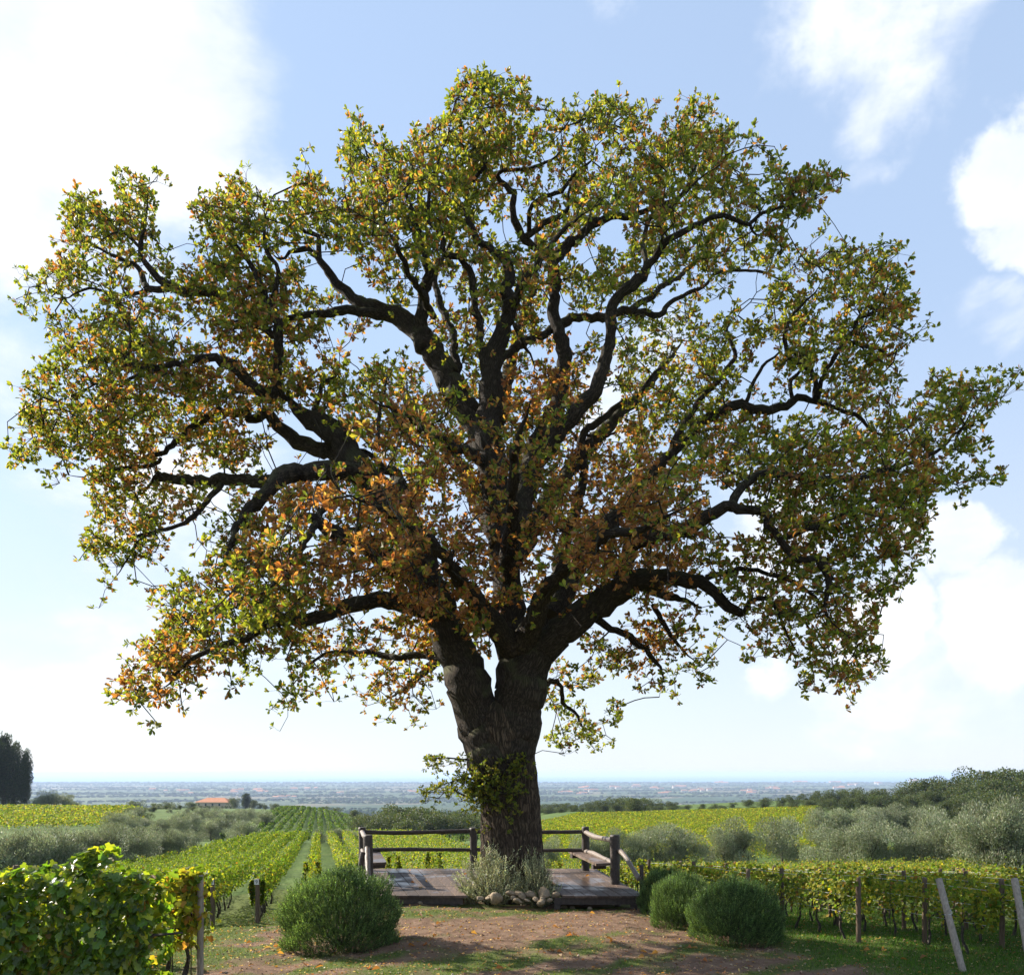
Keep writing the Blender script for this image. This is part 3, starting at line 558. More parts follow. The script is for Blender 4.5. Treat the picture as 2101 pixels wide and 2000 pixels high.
 [(1672,818,7,1.3),(1672,780,7,1.1),(1655,750,7,1.0),(1625,735,7,.9),(1608,700,6,.8),(1617,660,5,.7),(1650,620,4.5,.6),(1680,590,3.5,.5),(1690,545,2.5,.4)],
 [(1678,820,6.5,1.3),(1690,770,6.5,1.0),(1720,720,7,.7),(1750,680,8,.5),(1765,652,7.5,.4),(1800,635,5.5,.3),(1822,580,4,.2),(1800,540,3,.1)],
 [(1735,700,6,.6),(1800,715,5,.8),(1830,728,4,.9),(1870,690,3,1.0)],
 [(1380,910,9,1.2),(1430,830,8,1.6),(1480,770,7,1.9),(1510,730,6,2.0),(1490,680,5,2.1),(1520,640,4,2.2)],
 [(1225,1270,10,-.3),(1290,1310,9,0),(1340,1345,8,.2),(1360,1380,5,.3),(1352,1430,2.5,.3)],
 [(1340,1240,8,.0),(1380,1310,6.5,.3),(1420,1350,5.5,.5),(1440,1370,4,.6)],
 [(1100,1400,12,1.2),(1145,1402,7,2.0),(1155,1440,6,2.3),(1180,1460,5.5,2.5),(1195,1490,5,2.6),(1230,1505,3,2.8)],
]
NVIS = len(LIMBS)
LIMBS += [   # limbs growing towards and away from the viewer, seen only through the leaves
 [(1050,1330,26,-.2),(960,1210,18,-2.0),(880,1110,13,-3.6),(790,1050,9,-5.0),(700,1010,6,-6.0)],
 [(1070,1330,26,-.2),(1130,1200,18,-2.0),(1230,1110,13,-3.6),(1330,1080,9,-5.0),(1420,1030,6,-5.8)],
 [(1045,1180,22,-.2),(1050,1040,16,-2.0),(1060,920,11,-3.6),(1090,820,7,-4.6)],
 [(1000,950,14,.3),(900,900,11,-1.8),(830,850,8,-3.2),(760,820,5,-4.0)],
 [(1040,1150,24,.4),(960,980,17,2.6),(860,850,12,4.4),(800,760,7,5.4)],
 [(1050,1150,24,.4),(1180,950,17,2.6),(1320,800,12,4.6),(1400,700,7,5.6)],
 [(1010,900,18,.4),(1060,700,12,2.8),(1100,560,9,4.2),(1100,430,6,5.0)],
 [(930,1330,16,.4),(880,1370,11,2.0),(830,1410,8,3.2),(790,1440,5,4.0)],
 [(1040,640,12,-.2),(1090,560,9,-1.8),(1150,480,7,-3.0),(1220,420,5,-3.8)],
 [(890,650,10,.6),(840,560,8,-1.0),(800,480,6,-2.2),(780,420,4,-2.8)],
 [(690,1000,10,-.2),(600,1150,9,-3.0),(560,1200,7,-4.2),(500,1230,5,-4.8)],
 [(1290,640,9,2.0),(1400,560,7,3.2),(1480,500,5,4.0)],
]
def catmull(P, step):
    P = np.asarray(P, float); Q = [P[0]]
    E = np.vstack([2 * P[0] - P[1], P, 2 * P[-1] - P[-2]])
    for i in range(1, len(E) - 2):
        n = max(2, int(np.linalg.norm((E[i + 1] - E[i])[:3]) / step))
        for k in range(1, n + 1):
            t = k / n; a, b, c, d = E[i - 1], E[i], E[i + 1], E[i + 2]
            Q.append(.5 * (2 * b + (c - a) * t + (2 * a - 5 * b + 4 * c - d) * t * t + (3 * b - a - 3 * c + d) * t ** 3))
    return np.array(Q)
def uvd_to_w(a):
    Y = OY + a[:, 3]; a = a.copy(); a[:, 2] *= .60 + .40 * np.minimum(1, a[:, 2] / 22)
    return np.stack([(a[:, 0] - CX) / FPX * Y, Y, CAMZ - (a[:, 1] - HOR) / FPX * Y, a[:, 2] * Y / FPX], 1)
def build_oak():
    oak = thing('oak_tree', 'huge spreading oak with green and rusty autumn leaves standing through the wooden deck', 'tree', (0, OY, 0))
    inv = np.array([0, OY, 0])
    # trunk
    tr = [(1050,1880,96,0),(1050,1850,84,0),(1050,1815,70,0),(1049,1780,65,0),(1049,1740,63.5,0),(1048,1690,61,0),(1046,1640,60,0),(1041,1595,60.5,0),(1034,1555,61,0),(1027,1520,63,0),(1023,1490,62,0),(1021,1465,54,0),(1021,1448,40,0),(1021,1438,22,0),(1021,1434,6,0)]
    P = catmull(uvd_to_w(np.array(tr, float)), .05)
    sides = 110; ang = np.linspace(0, 2 * math.pi, sides + 1); n = len(P)
    A, Z = np.meshgrid(ang, P[:, 2])
    # fluted trunk with buttress roots and ridged bark as relief
    flare = np.clip((1.0 - Z) / 1.3, 0, 1) ** 2
    rr = P[:, 3][:, None] * (1 + .035 * np.sin(3 * A + Z * .5 + 1) + .03 * np.sin(5 * A - Z * .7) + flare * (.13 * np.sin(5 * A + .6) + .08 * np.sin(8 * A)))
    ridge = np.abs(np.sin(21 * A + 2.2 * np.sin(Z * 2.6 + A * 2) + 1.1 * np.sin(Z * 6.1 + A * 5))) + .5 * np.abs(np.sin(37 * A + 1.7 * np.sin(Z * 4.7 - A * 3)))
    rr = rr + .022 * (ridge - .8) + .012 * np.sin(Z * 9 + 7 * A) * np.sin(13 * A)
    rr[:, -1] = rr[:, 0]
    V = np.stack([P[:, 0][:, None] + rr * np.cos(A), P[:, 1][:, None] + rr * .92 * np.sin(A), Z], -1)
    uv = np.stack([A / 6.283 * 2.0, Z], -1)
    me = mesh_np('trunk', V.reshape(-1, 3) - inv, grid_faces(n, sides + 1), M_BARKT, uv=uv.reshape(-1, 2), smooth=True)
    obj('trunk', me, oak)
    # traced limbs
    skel, skl, skr, skuv = [], [], [], []
    limbP = []
    for i, lm in enumerate(LIMBS):
        P = catmull(uvd_to_w(np.array(lm, float)), .12)
        k = np.arange(len(P)); amp = np.minimum(P[:, 3] * .30, .022)
        rs = np.random.default_rng(500 + i); ph = rs.uniform(0, 6.28, 6)
        fade = np.clip(k / 4, 0, 1)
        P[:, 0] += fade * amp * (np.sin(k * .55 + ph[0]) + .6 * np.sin(k * 1.3 + ph[1])); P[:, 2] += fade * amp * (np.sin(k * .6 + ph[2]) + .6 * np.sin(k * 1.25 + ph[3])); P[:, 1] += fade * amp * 1.6 * np.sin(k * .5 + ph[4])
        P[:, :3] += (fade * np.minimum(P[:, 3] * .22, .02))[:, None] * rs.normal(size=(len(P), 3))
        P[:, 3] = np.maximum(P[:, 3] * (1 + .05 * np.sin(k * .9 + ph[5]) + .04 * rs.normal(size=len(P)) * (P[:, 3] < .13)) * np.clip((len(P) - k) / 9, .3, 1), .006)
        limbP.append(P)
        skel.append(P[:, :3]); skl.append(np.full(len(P), i)); skr.append(P[:, 3])
    S = np.concatenate(skel); SL = np.concatenate(skl); SR = np.concatenate(skr)
    su = CX + S[:, 0] / S[:, 1] * FPX; sv = HOR - (S[:, 2] - CAMZ) / S[:, 1] * FPX; sd = S[:, 1] - OY; srp = SR / S[:, 1] * FPX
    # clumps from the foliage spans
    cl = []
    for y0, spans in SPANS.items():
        for (x0, x1, d) in spans:
            area = (x1 - x0) * 50.0
            cnt = area / 780.0 * (d / 9.0) ** 1.7 * 3.7
            k = int(cnt) + (rng.random() < cnt - int(cnt))
            for _ in range(k): cl.append((rng.uniform(x0, x1), y0 + rng.uniform(0, 50)))
    cl = np.array(cl); nc = len(cl)
    dep = np.zeros(nc)
    thin = SR < .20
    idx_t = np.where(thin)[0]
    for i in range(nc):
        u, v = cl[i]
        d2 = (su[idx_t] - u) ** 2 + (sv[idx_t] - v) ** 2
        w = np.exp(-d2 / (2 * 75.0 ** 2)) + 1e-9 * np.exp(-d2 / (2 * 400.0 ** 2)) + 1e-30
        j = rng.choice(len(idx_t), p=w / w.sum())
        dep[i] = sd[idx_t[j]] + rng.normal(0, .75)
        if v > 1535:
            dep[i] = -.62 + rng.normal(0, .12) if u > 975 else rng.normal(-.2, .3)
    C3 = np.stack([(cl[:, 0] - CX) / FPX * (OY + dep), OY + dep, CAMZ - (cl[:, 1] - HOR) / FPX * (OY + dep)], 1)
    # grow twigs: cheapest link to what is already grown
    trunkpts = np.array([[(1015 - CX) / FPX * OY, OY - .45, CAMZ - (v - HOR) / FPX * OY] for v in range(1470, 1700, 8)])
    base_pts = np.concatenate([S[thin], trunkpts]); base_limb = np.concatenate([SL[thin], np.full(len(trunkpts), 0)])
    nodes = [base_pts]; nlimb = list(base_limb)
    nn0 = len(base_pts)
    npath = [0.0] * nn0; npar = [-1] * nn0; npos = [p for p in base_pts]
    best = np.full(nc, 1e9); bi = np.zeros(nc, int)
    for i in range(nc):
        dd = np.linalg.norm(base_pts - C3[i], axis=1)
        dd = dd + .25 * np.maximum(0, base_pts[:, 2] - C3[i, 2])
        j = int(np.argmin(dd)); best[i] = dd[j]; bi[i] = j
    alive = np.ones(nc, bool); cnode = np.full(nc, -1)
    nload = [0] * nn0
    for _ in range(nc):
        i = int(np.argmin(np.where(alive, best, 1e9))); alive[i] = False
        if best[i] > 1.15: continue      # no bare whips across open sky
        a = npos[bi[i]]; b = C3[i]; dlen = np.linalg.norm(b - a)
        m = max(1, int(dlen / .28)); par = bi[i]; new = []
        side = rng.normal(size=3) * dlen * .10; side[2] += dlen * .06
        for k in range(1, m + 1):
            t = k / m; p = a * (1 - t) + b * t + side * math.sin(math.pi * t) + (rng.normal(size=3) * .03 if k < m else 0)
            npos.append(p); npar.append(par); nlimb.append(nlimb[bi[i]]); npath.append(npath[par] + dlen / m); nload.append(0)
            par = len(npos) - 1; new.append(par)
        cnode[i] = par
        q = np.array([npos[x] for x in new]); pl = np.array([npath[x] for x in new])
        dd = np.linalg.norm(C3[:, None] - q[None], axis=2) + .35 * pl[None]
        jj = np.argmin(dd, 1); dm = dd[np.arange(nc), jj]; better = alive & (dm < best)
        best[better] = dm[better]; bi[better] = np.array(new)[jj[better]]
    for i in range(nc):
        p = cnode[i]
        while p >= nn0: nload[p] += 1; p = npar[p]
    # rosettes of leaves round each clump
    ro_c = np.repeat(np.arange(nc), 7)
    keep = (rng.random(len(ro_c)) < .97) & (cnode[ro_c] >= 0)
    ro_c = ro_c[keep]; nr = len(ro_c)
    off = rng.normal(size=(nr, 3)) * np.array([.125, .15, .095])
    RP = C3[ro_c] + off
    ru = CX + RP[:, 0] / RP[:, 1] * FPX; rv = HOR - (RP[:, 2] - CAMZ) / RP[:, 1] * FPX
    # limbs stay bare of leaves where the photograph shows their wood
    dm_ = np.zeros((420, 440))
    for y0, spans in SPANS.items():
        for (x0, x1, d) in spans: dm_[y0 // 5:(y0 + 50) // 5, x0 // 5:x1 // 5] = d
    vis = SL < NVIS
    vu, vv, vr, vd = su[vis], sv[vis], srp[vis], S[vis][:, 1]
    ok = np.ones(nr, bool)
    for k0 in range(0, nr, 2000):
        sl = slice(k0, k0 + 2000)
        dist = np.sqrt((ru[sl, None] - vu[None]) ** 2 + (rv[sl, None] - vv[None]) ** 2)
        hit = (dist < vr[None] * 1.0 + 5) & (RP[sl, 1][:, None] < vd[None] + .1) & (vr[None] > 3.2)
        h = hit.any(1); dl = dm_[np.clip((rv[sl] / 5).astype(int), 0, 419), np.clip((ru[sl] / 5).astype(int), 0, 439)]
        ok[sl] = ~(h & (rng.random(h.shape[0]) < np.where(dl > 7.5, .35, .75)))
    mk = np.zeros((420, 440), bool)
    for y0, spans in SPANS.items():
        for (x0, x1, d) in spans: mk[y0 // 5:(y0 + 50) // 5, max(0, (x0 - 4) // 5):(x1 + 8) // 5] = True
    ju = ru + rng.normal(0, 5, nr); jv = rv + rng.normal(0, 8, nr)
    ok &= mk[np.clip((jv / 5).astype(int), 0, 419), np.clip((ju / 5).astype(int), 0, 439)] | (rng.random(nr) < .03)
    ontr = (np.abs(ru - 1040) < 75) & (rv > 1440) & (rv < 1535) & (RP[:, 1] < OY)
    ok &= ~ontr
    RP, ro_c, off, ru, rv = RP[ok], ro_c[ok], off[ok], ru[ok], rv[ok]; nr = len(RP)
    rax = norm(off / np.array([.175, .20, .13]) * .8 + np.array([0, 0, .55]) + rng.normal(size=(nr, 3)) * .55)
    LP = 7
    rid = np.repeat(np.arange(nr), LP); n = len(rid)
    axis = rax[rid]
    sidev = norm(np.cross(axis, rand_dirs(n)))
    spread = rng.uniform(.25, 1.35, n)[:, None]
    ld = norm(axis * np.cos(spread) + sidev * np.sin(spread) + np.array([0, 0, -.12]))
    lnrm = norm(axis + rng.normal(size=(n, 3)) * .45)
    oc = np.clip(orange(ru, rv) + rng.normal(0, .16, nr) + .20 * snoise(ru, rv, 55, 6), 0.02, .95)
    # whole sprays turn at once, so colour goes by clump
    ccl = rng.random(nc); isor = (rng.random(n) < np.clip(oc[rid] + (ccl[ro_c[rid]] - .5) * .7, .02, .97))
    green = pal(n, [(.135,.175,.026),(.185,.22,.032),(.26,.265,.045),(.085,.12,.022),(.34,.30,.055)], [.27,.28,.2,.17,.08])
    org = pal(n, [(.34,.15,.055),(.27,.11,.042),(.40,.225,.085),(.20,.095,.042),(.34,.245,.08)], [.34,.24,.17,.13,.12])
    cols = np.where(isor[:, None], org, green)
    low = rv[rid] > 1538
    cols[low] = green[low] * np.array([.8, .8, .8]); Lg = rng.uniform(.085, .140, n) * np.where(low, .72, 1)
    pos = RP[rid] + axis * rng.uniform(-.035, .03, n)[:, None]
    limb_of = np.array(nlimb)[cnode]
    owner = limb_of[ro_c[rid]]
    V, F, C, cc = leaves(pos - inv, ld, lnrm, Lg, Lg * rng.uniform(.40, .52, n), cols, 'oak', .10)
    V = V.reshape(n, 6, 3); cc = cc.reshape(n, 6, 3)
    # short stalks from clump heart to rosette
    NP = np.array(npos)
    for i in range(len(LIMBS)):
        g = Geo(); P = limbP[i]
        sd_ = 14 if P[0, 3] > .15 else 9
        g.tube(P[:, :3] - inv, P[:, 3], sd_, True, .07, 40 + i)
        # twig runs of this limb
        mine = [k for k in range(nn0, len(npos)) if nlimb[k] == i]
        ms = set(mine); childs = {}
        for k in mine: childs.setdefault(npar[k], []).append(k)
        done = set()
        for k in mine:
            p = npar[k]
            start = (p < nn0) or (max(childs[p], key=lambda c: nload[c]) != k)
            if not start: continue
            run = [p, k]
            while run[-1] in childs:
                run.append(max(childs[run[-1]], key=lambda c: nload[c]))
            pts = NP[run]; rad = np.array([.0042 + .0038 * max(nload[x], 1) ** .60 for x in run]); rad[0] = rad[1]
            rad = np.minimum(rad, .05)
            if len(pts) == 2: pts = np.array([pts[0], (pts[0] + pts[1]) / 2 + rng.normal(size=3) * .015, pts[1]]); rad = np.array([rad[0], rad[0], rad[1]])
            g.tube(pts - inv, rad, 5 if rad[0] > .012 else 4, False)
        sel = np.where(limb_of[ro_c] == i)[0]
        for k in sel:
            a = C3[ro_c[k]]; b = RP[k]; mid = (a + b) / 2 + rng.normal(size=3) * .02
            g.tube(np.array([a, mid, b]) - inv, np.array([.0042, .0035, .003]), 3, False)
        lo = obj('limb', g.mesh('limb', M_BARK, True), oak)
        s2 = owner == i
        if s2.any():
            k = int(s2.sum()); Fi = (np.arange(k)[:, None] * 6 + np.array([0,1,2,3,0,3,4,5])[None]).ravel()
            fo = obj('foliage', mesh_np('foliage', V[s2].reshape(-1, 3), Fi, M_OAKLEAF, colors=cc[s2].reshape(-1, 3), flat_counts=np.full(2 * k, 4)), lo)
            tag(fo, kind='stuff')
    print('OAK clumps', nc, 'rosettes', nr, 'leaves', n)
build_oak()

# ------------------------------------------------------------------ deck, railing, benches
DZ = .20
def dk(u, v, z=DZ):
    Y = FPX * (CAMZ - z) / (v - HOR); return np.array([(u - CX) / FPX * Y, Y])
RL, RR_, FL, FR = np.array([-4.0, 22.15]), np.array([2.11, 22.15]), np.array([-2.75, 17.25]), np.array([2.62, 17.2])
def deck_pt(s, t):   # s left->right, t front->rear
    return (FL * (1 - s) + FR * s) * (1 - t) + (RL * (1 - s) + RR_ * s) * t
def quad_prism(name, pts, z0, z1, mat, parent, inv, bev=.004):
    pts = np.asarray(pts); c = pts.mean(0); inn = c + (pts - c) * (1 - bev / .12 * .12)
    n = len(pts); V = [(*p, z0) for p in pts] + [(*p, z1 - bev) for p in pts] + [(*p, z1) for p in inn]
    F = [tuple(range(n - 1, -1, -1))] + [(i, (i + 1) % n, n + (i + 1) % n, n + i) for i in range(n)] + [(n + i, n + (i + 1) % n, 2 * n + (i + 1) % n, 2 * n + i) for i in range(n)] + [tuple(range(2 * n, 3 * n))]
    g = Geo(); g.add(np.array(V) - inv, F)
    return obj(name, g.mesh(name, mat), parent)
def build_deck():
    loc = np.array([0, 19.7, 0.0])
    deck = thing('wooden_deck', 'low deck of dark weathered planks built round the oak trunk', 'deck', loc)
    K = 23; rows = [(0, .285), (.285, .80), (.80, 1.0)]
    notch_x = (-.98, .83)
    for k in range(K):
        s0, s1 = k / K + .0012, (k + 1) / K - .0012
        for ri, (t0, t1) in enumerate(rows):
            e = .0022; j0 = rng.uniform(-.004, .004) if ri == 0 else 0
            a0, a1 = t0 + (e if ri else j0), t1 - e
            m = deck_pt((s0 + s1) / 2, (a0 + a1) / 2)
            zt = DZ + rng.uniform(-.0015, .0015)
            xm = deck_pt((s0 + s1) / 2, t0)[0]
            if notch_x[0] < m[0] < notch_x[1]:
                if ri == 0:
                    continue
                if ri == 1:
                    a0 = .285 + .30      # boards stop behind the trunk
                    if abs(m[0] + .02) > .95: a0 = .30
            pts = [deck_pt(s0, a0), deck_pt(s1, a0), deck_pt(s1, a1), deck_pt(s0, a1)]
            quad_prism('plank', pts, DZ - .045, zt, M_DECK, deck, loc, .009)
    # edge and bearer beams
    def beam(p, q, w, z0, z1):
        p = np.array(p); q = np.array(q); d = (q - p) / np.linalg.norm(q - p); nrm_ = np.array([-d[1], d[0]]) * w / 2
        quad_prism('beam', [p + nrm_, p - nrm_, q - nrm_, q + nrm_][::-1], z0, z1, M_LOG, deck, loc)
    beam(deck_pt(.0, .02), deck_pt(.335, .02), .09, .02, DZ - .047); beam(deck_pt(.67, .02), deck_pt(1.0, .02), .09, .02, DZ - .047)
    for t in (.3, .62, .97):
        beam(deck_pt(0, t), deck_pt(.30, t), .10, -.02, DZ - .047); beam(deck_pt(.70, t), deck_pt(1.0, t), .10, -.02, DZ - .047)
    beam(deck_pt(.30, .97), deck_pt(.70, .97), .10, -.02, DZ - .047)
    for s in (.02, .3, .68, .96):
        for t in (.015, .3, .62, .975):
            p = deck_pt(s, t); zb = zf(p[0], p[1]) - .1
            g = Geo(); g.box((p[0] - .06 - loc[0], p[1] - .06 - loc[1], zb), (p[0] + .06 - loc[0], p[1] + .06 - loc[1], -.021 if t > .1 else .019)); obj('stump', g.mesh('stump', M_LOG), deck)
    # corner block under the front right corner
    p = deck_pt(.985, .012)
    # railing of round logs
    rail = thing('log_railing', 'rustic railing of round dark logs along the rear and sides of the deck', 'railing', loc)
    def log(name, P, r, mat, sides=12, par=rail, seed=0, wob=.05):
        P = catmull(np.column_stack([P, np.full(len(P), r)]) if np.ndim(r) == 0 else np.column_stack([P, r]), .12)
        k = np.arange(len(P))
        g = Geo(); g.tube(P[:, :3] - loc, P[:, 3], sides, True, wob, seed); return obj(name, g.mesh(name, mat, True), par)
    def vpost(u, vb, vt, r, z0=DZ, Y=None, mat=M_LOG, seed=0):
        if Y is None: Y = FPX * (CAMZ - z0) / (vb - HOR)
        x = (u - CX) / FPX * Y; zt = CAMZ - (vt - HOR) / FPX * Y
        o = log('post', np.array([(x, Y, z0 - .12), (x + .008, Y, (z0 + zt) / 2), (x, Y, zt - .02), (x, Y, zt)]), np.array([r, r * .98, r * .97, r * .82]), mat, 14, rail, seed)
        return np.array([x, Y, zt])
    # rear corners stand just inside the back edge
    p_lr = vpost(743, 1784, 1698, .095, seed=1); p_mr = vpost(971, 1783, 1699, .098, seed=2); p_rr = vpost(1201, 1785, 1697, .098, seed=3)
    p_lf = vpost(755, 1813, 1714, .108, seed=4); p_rf = vpost(1261, 1813, 1714, .108, seed=5)
    p_s = vpost(1316, 1831, 1774, .042, seed=6)
    def rail_(a, b, za, zb, r, mat, sag=.02, seed=0, name='rail'):
        P = np.array([(a[0], a[1], za), (a[0] * .7 + b[0] * .3, a[1] * .7 + b[1] * .3, za * .7 + zb * .3 - sag), (a[0] * .35 + b[0] * .65, a[1] * .35 + b[1] * .65, za * .35 + zb * .65 - sag * .6), (b[0], b[1], zb)])
        log(name, P, np.array([r, r * 1.05, r * .95, r]), mat, 10, rail, seed, .08)
    zt = p_lr[2]
    rail_(p_lr, p_mr, zt - .10, zt - .075, .052, M_LOG, .03, 11); rail_(p_mr, p_rr, zt - .09, zt - .085, .050, M_LOG, .025, 12)
    rail_(p_lr, p_mr, DZ + .50, DZ + .49, .048, M_LOG, -.01, 13); rail_(p_mr, p_rr, DZ + .50, DZ + .50, .046, M_LOG, .02, 14)
    rail_(p_lr, p_lf, zt - .09, p_lf[2] - .12, .055, M_RAILLIGHT, .02, 15); rail_(p_rr, p_rf, zt - .09, p_rf[2] - .10, .058, M_RAILLIGHT, .05, 16)
    rail_(p_lr, p_lf, DZ + .50, DZ + .47, .05, M_RAILLIGHT, .02, 17); rail_(p_rr, p_rf, DZ + .47, DZ + .44, .055, M_RAILLIGHT, -.03, 18)
    # sloping handrails
    e = p_s + np.array([-.05, -.04, -.28])
    rail_(p_rf + np.array([.09, -.06, 0]), e, p_rf[2] - .30, e[2], .052, M_RAILLIGHT, -.05, 19, 'handrail')
    lf = p_lf; e2 = np.array([lf[0] + .19, lf[1] - 1.1, 0])
    rail_(lf + np.array([.0, -.09, 0]), e2, lf[2] - .26, DZ + .13, .055, M_RAILLIGHT, -.03, 20, 'handrail')
    g = log('post', np.array([(lf[0] - .13, lf[1] - .30, DZ - .1), (lf[0] - .10, lf[1] - .30, DZ + .45), (lf[0] - .06, lf[1] - .28, DZ + .72)]), np.array([.06, .062, .05]), M_LOG, 10, rail, 21)
    # benches fixed between the side posts
    def bench(name, label, q, zs, front):
        b = thing('bench', label, 'bench', loc)
        quad_prism('seat', q, zs - .055, zs, M_DECK, b, loc)
        q = np.asarray(q); c = q.mean(0)
        for t in (.12, .88):
            a = q[0] * (1 - t) + q[3] * t; d = q[1] * (1 - t) + q[2] * t
            ax = (d - a) / np.linalg.norm(d - a); nx = np.array([-ax[1], ax[0]]) * .05
            quad_prism('bracket', [a + nx, d * .92 + a * .08 + nx, d * .92 + a * .08 - nx, a - nx][::-1], zs - .16, zs - .057, M_LOG, b, loc)
    zb = DZ + .45
    def at(u, v, z):
        Y = FPX * (CAMZ - z) / (v - HOR); return np.array([(u - CX) / FPX * Y, Y])
    l0, l1, l2, l3 = at(763, 1770, zb), at(793, 1768, zb), at(779, 1745, zb), at(756, 1745, zb)
    bench('bench', 'short looking plank bench fixed to the railing beside the lone round rosemary', [l0, l1, l2, l3], zb, True)
    r0, r1, r2, r3 = at(1223, 1771, zb), at(1252, 1770, zb), at(1190, 1742.5, zb), at(1166, 1744, zb)
    bench('bench', 'long plank bench seat fixed to the railing above the sloping handrail and small post', [r0, r1, r2, r3], zb, True)
build_deck()

# stones round the trunk foot and along the deck front
def blob(name, r, mat, seed, sq=.7, sub=3):
    import bmesh
    bm = bmesh.new(); bmesh.ops.create_icosphere(bm, subdivisions=sub, radius=1)
    rs = np.random.default_rng(seed); w = rs.normal(size=(5, 3)) * 1.5; ph = rs.uniform(0, 6.28, 5)
    ax = rs.uniform(.75, 1.3, 3) * np.array([1, 1, sq])
    for v in bm.verts:
        c = np.array(v.co); d = 1 + .10 * sum(math.sin(float(w[k] @ c) * 1.3 + ph[k]) for k in range(5)) / 1.6
        v.co = Vector(c * d * ax * r)
    me = bpy.data.meshes.new(name); bm.to_mesh(me); bm.free(); me.materials.append(mat)
    for p in me.polygons: p.use_smooth = True
    return me
stones = [(1050,1832,.17),(1069,1836,.15),(1089,1834,.14),(1117,1832,.22),(1140,1836,.11),(1018,1842,.17),(1003,1840,.11),(1062,1847,.11),(1100,1845,.11),(1113,1845,.11),(1110,1852,.11),(1053,1841,.08),(1082,1846,.08),(985,1842,.09),(1128,1846,.09),
          (845,1848,.12),(880,1846,.12),(903,1847,.10),(946,1846,.07),(930,1849,.06),(862,1851,.07),(1157,1846,.09),(1175,1847,.07),(1210,1850,.07),(1320,1856,.10),(1332,1861,.09),(1345,1858,.08)]
smeshes = [blob('stone', 1.0, M_STONE, 60 + k, .62 + .1 * (k % 3)) for k in range(6)]
for i, (u, v, r) in enumerate(stones):
    Y = FPX * (CAMZ - .06) / (v - HOR); x = (u - CX) / FPX * Y
    zs = float(zg(np.array([x]), np.array([Y]))[0]) + r * .28
    if i < 15: Y = 17.05 + (1852 - v) * .018; x = (u - CX) / FPX * Y; zs = CAMZ - (v - HOR) / FPX * Y
    o = obj('stone', smeshes[i % 6], None, (x, Y, zs)); r *= .78; o.scale = (r, r * .9, r * .9); o.rotation_euler = (rng.normal() * .3, rng.normal() * .3, rng.uniform(0, 6))
    near = i < 15
    tag(o, 'rounded tan field stone heaped at the foot of the oak trunk' if near else 'small tan stone lying in the dirt along the edge of the deck', 'stone', 'stones round the trunk foot' if near else 'stones along the deck edge')

# ------------------------------------------------------------------ shrubs
def sprig_bush(name, rx, rz, nspr, nl, ll, lw, cols, cw, mat, sprlen, upright=.75, inner=.5, seed=0, lump=.12):
    """dense bush of upright leafy sprigs; base at z 0"""
    d = rand_dirs(nspr); d[:, 2] = np.abs(d[:, 2]) * 1.5 - .5; d = norm(d)
    d = d / (np.abs(d) ** 2.5).sum(1, keepdims=True) ** (1 / 2.5)
    lum = 1 + lump * np.sin(d[:, 0] * 5 + seed) * np.sin(d[:, 1] * 6 + 2 * seed) + lump * .8 * np.sin(d[:, 2] * 9 + d[:, 0] * 7)
    rad = lum * np.where(rng.random(nspr) < .68, rng.uniform(.90, 1.04, nspr), rng.uniform(inner, .9, nspr))
    P = d * np.array([rx, rx, rz * .68]) * rad[:, None]; P[:, 2] += rz * .36
    P[:, 2] = np.maximum(P[:, 2], .02)
    sd = norm(d * (1 - upright) + np.array([0, 0, upright]) + rng.normal(size=(nspr, 3)) * .16)
    L_ = sprlen * rng.uniform(.6, 1.25, nspr)
    base = P - sd * (L_ * .6)[:, None]
    base[:, 2] = np.maximum(base[:, 2], .015)
    i = np.repeat(np.arange(nspr), nl); n = len(i); t = np.tile((np.arange(nl) + .5) / nl, nspr)
    out = norm(np.cross(sd[i], rand_dirs(n)))
    pos = base[i] + sd[i] * (L_[i] * t)[:, None]
    ld = norm(sd[i] * rng.uniform(.65, 1.1, n)[:, None] + out * .6)
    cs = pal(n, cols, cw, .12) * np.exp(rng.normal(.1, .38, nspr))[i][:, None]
    cs *= (np.clip(.55 + .95 * t, .5, 1.5))[:, None]       # leaf colour runs from darker at the sprig base to paler at the tip
    return leaf_mesh(name, mat, pos, ld, norm(np.cross(ld, rand_dirs(n))), ll * rng.uniform(.7, 1.2, n) * (1.1 - .45 * t), lw, cs, kind='dia', fold=.1)
rosem = [sprig_bush('foliage', 1.0, 1.15, 5200, 16, .046, .0125, [(.055,.095,.03),(.08,.135,.04),(.035,.066,.024),(.12,.175,.06)], [.4,.3,.2,.1], M_LEAF, .24, .60, .35, 1 + k, .09) for k in range(2)]
def stems_mesh(rx, rz, n, seed):
    g = Geo(); rs = np.random.default_rng(seed)
    for _ in range(n):
        a = rs.uniform(0, 6.28); rr = rs.uniform(.3, .8)
        e = np.array([math.cos(a) * rr * rx, math.sin(a) * rr * rx, rs.uniform(.45, .85) * rz * math.sqrt(1 - rr * rr * .8)])
        g.tube(np.array([[0, 0, -.03], e * np.array([.55, .55, .4]), e]), np.array([.02, .013, .006]), 5, False)
    return g.mesh('stem', M_TWOOD, True)
rstem = stems_mesh(1.0, 1.1, 26, 3)
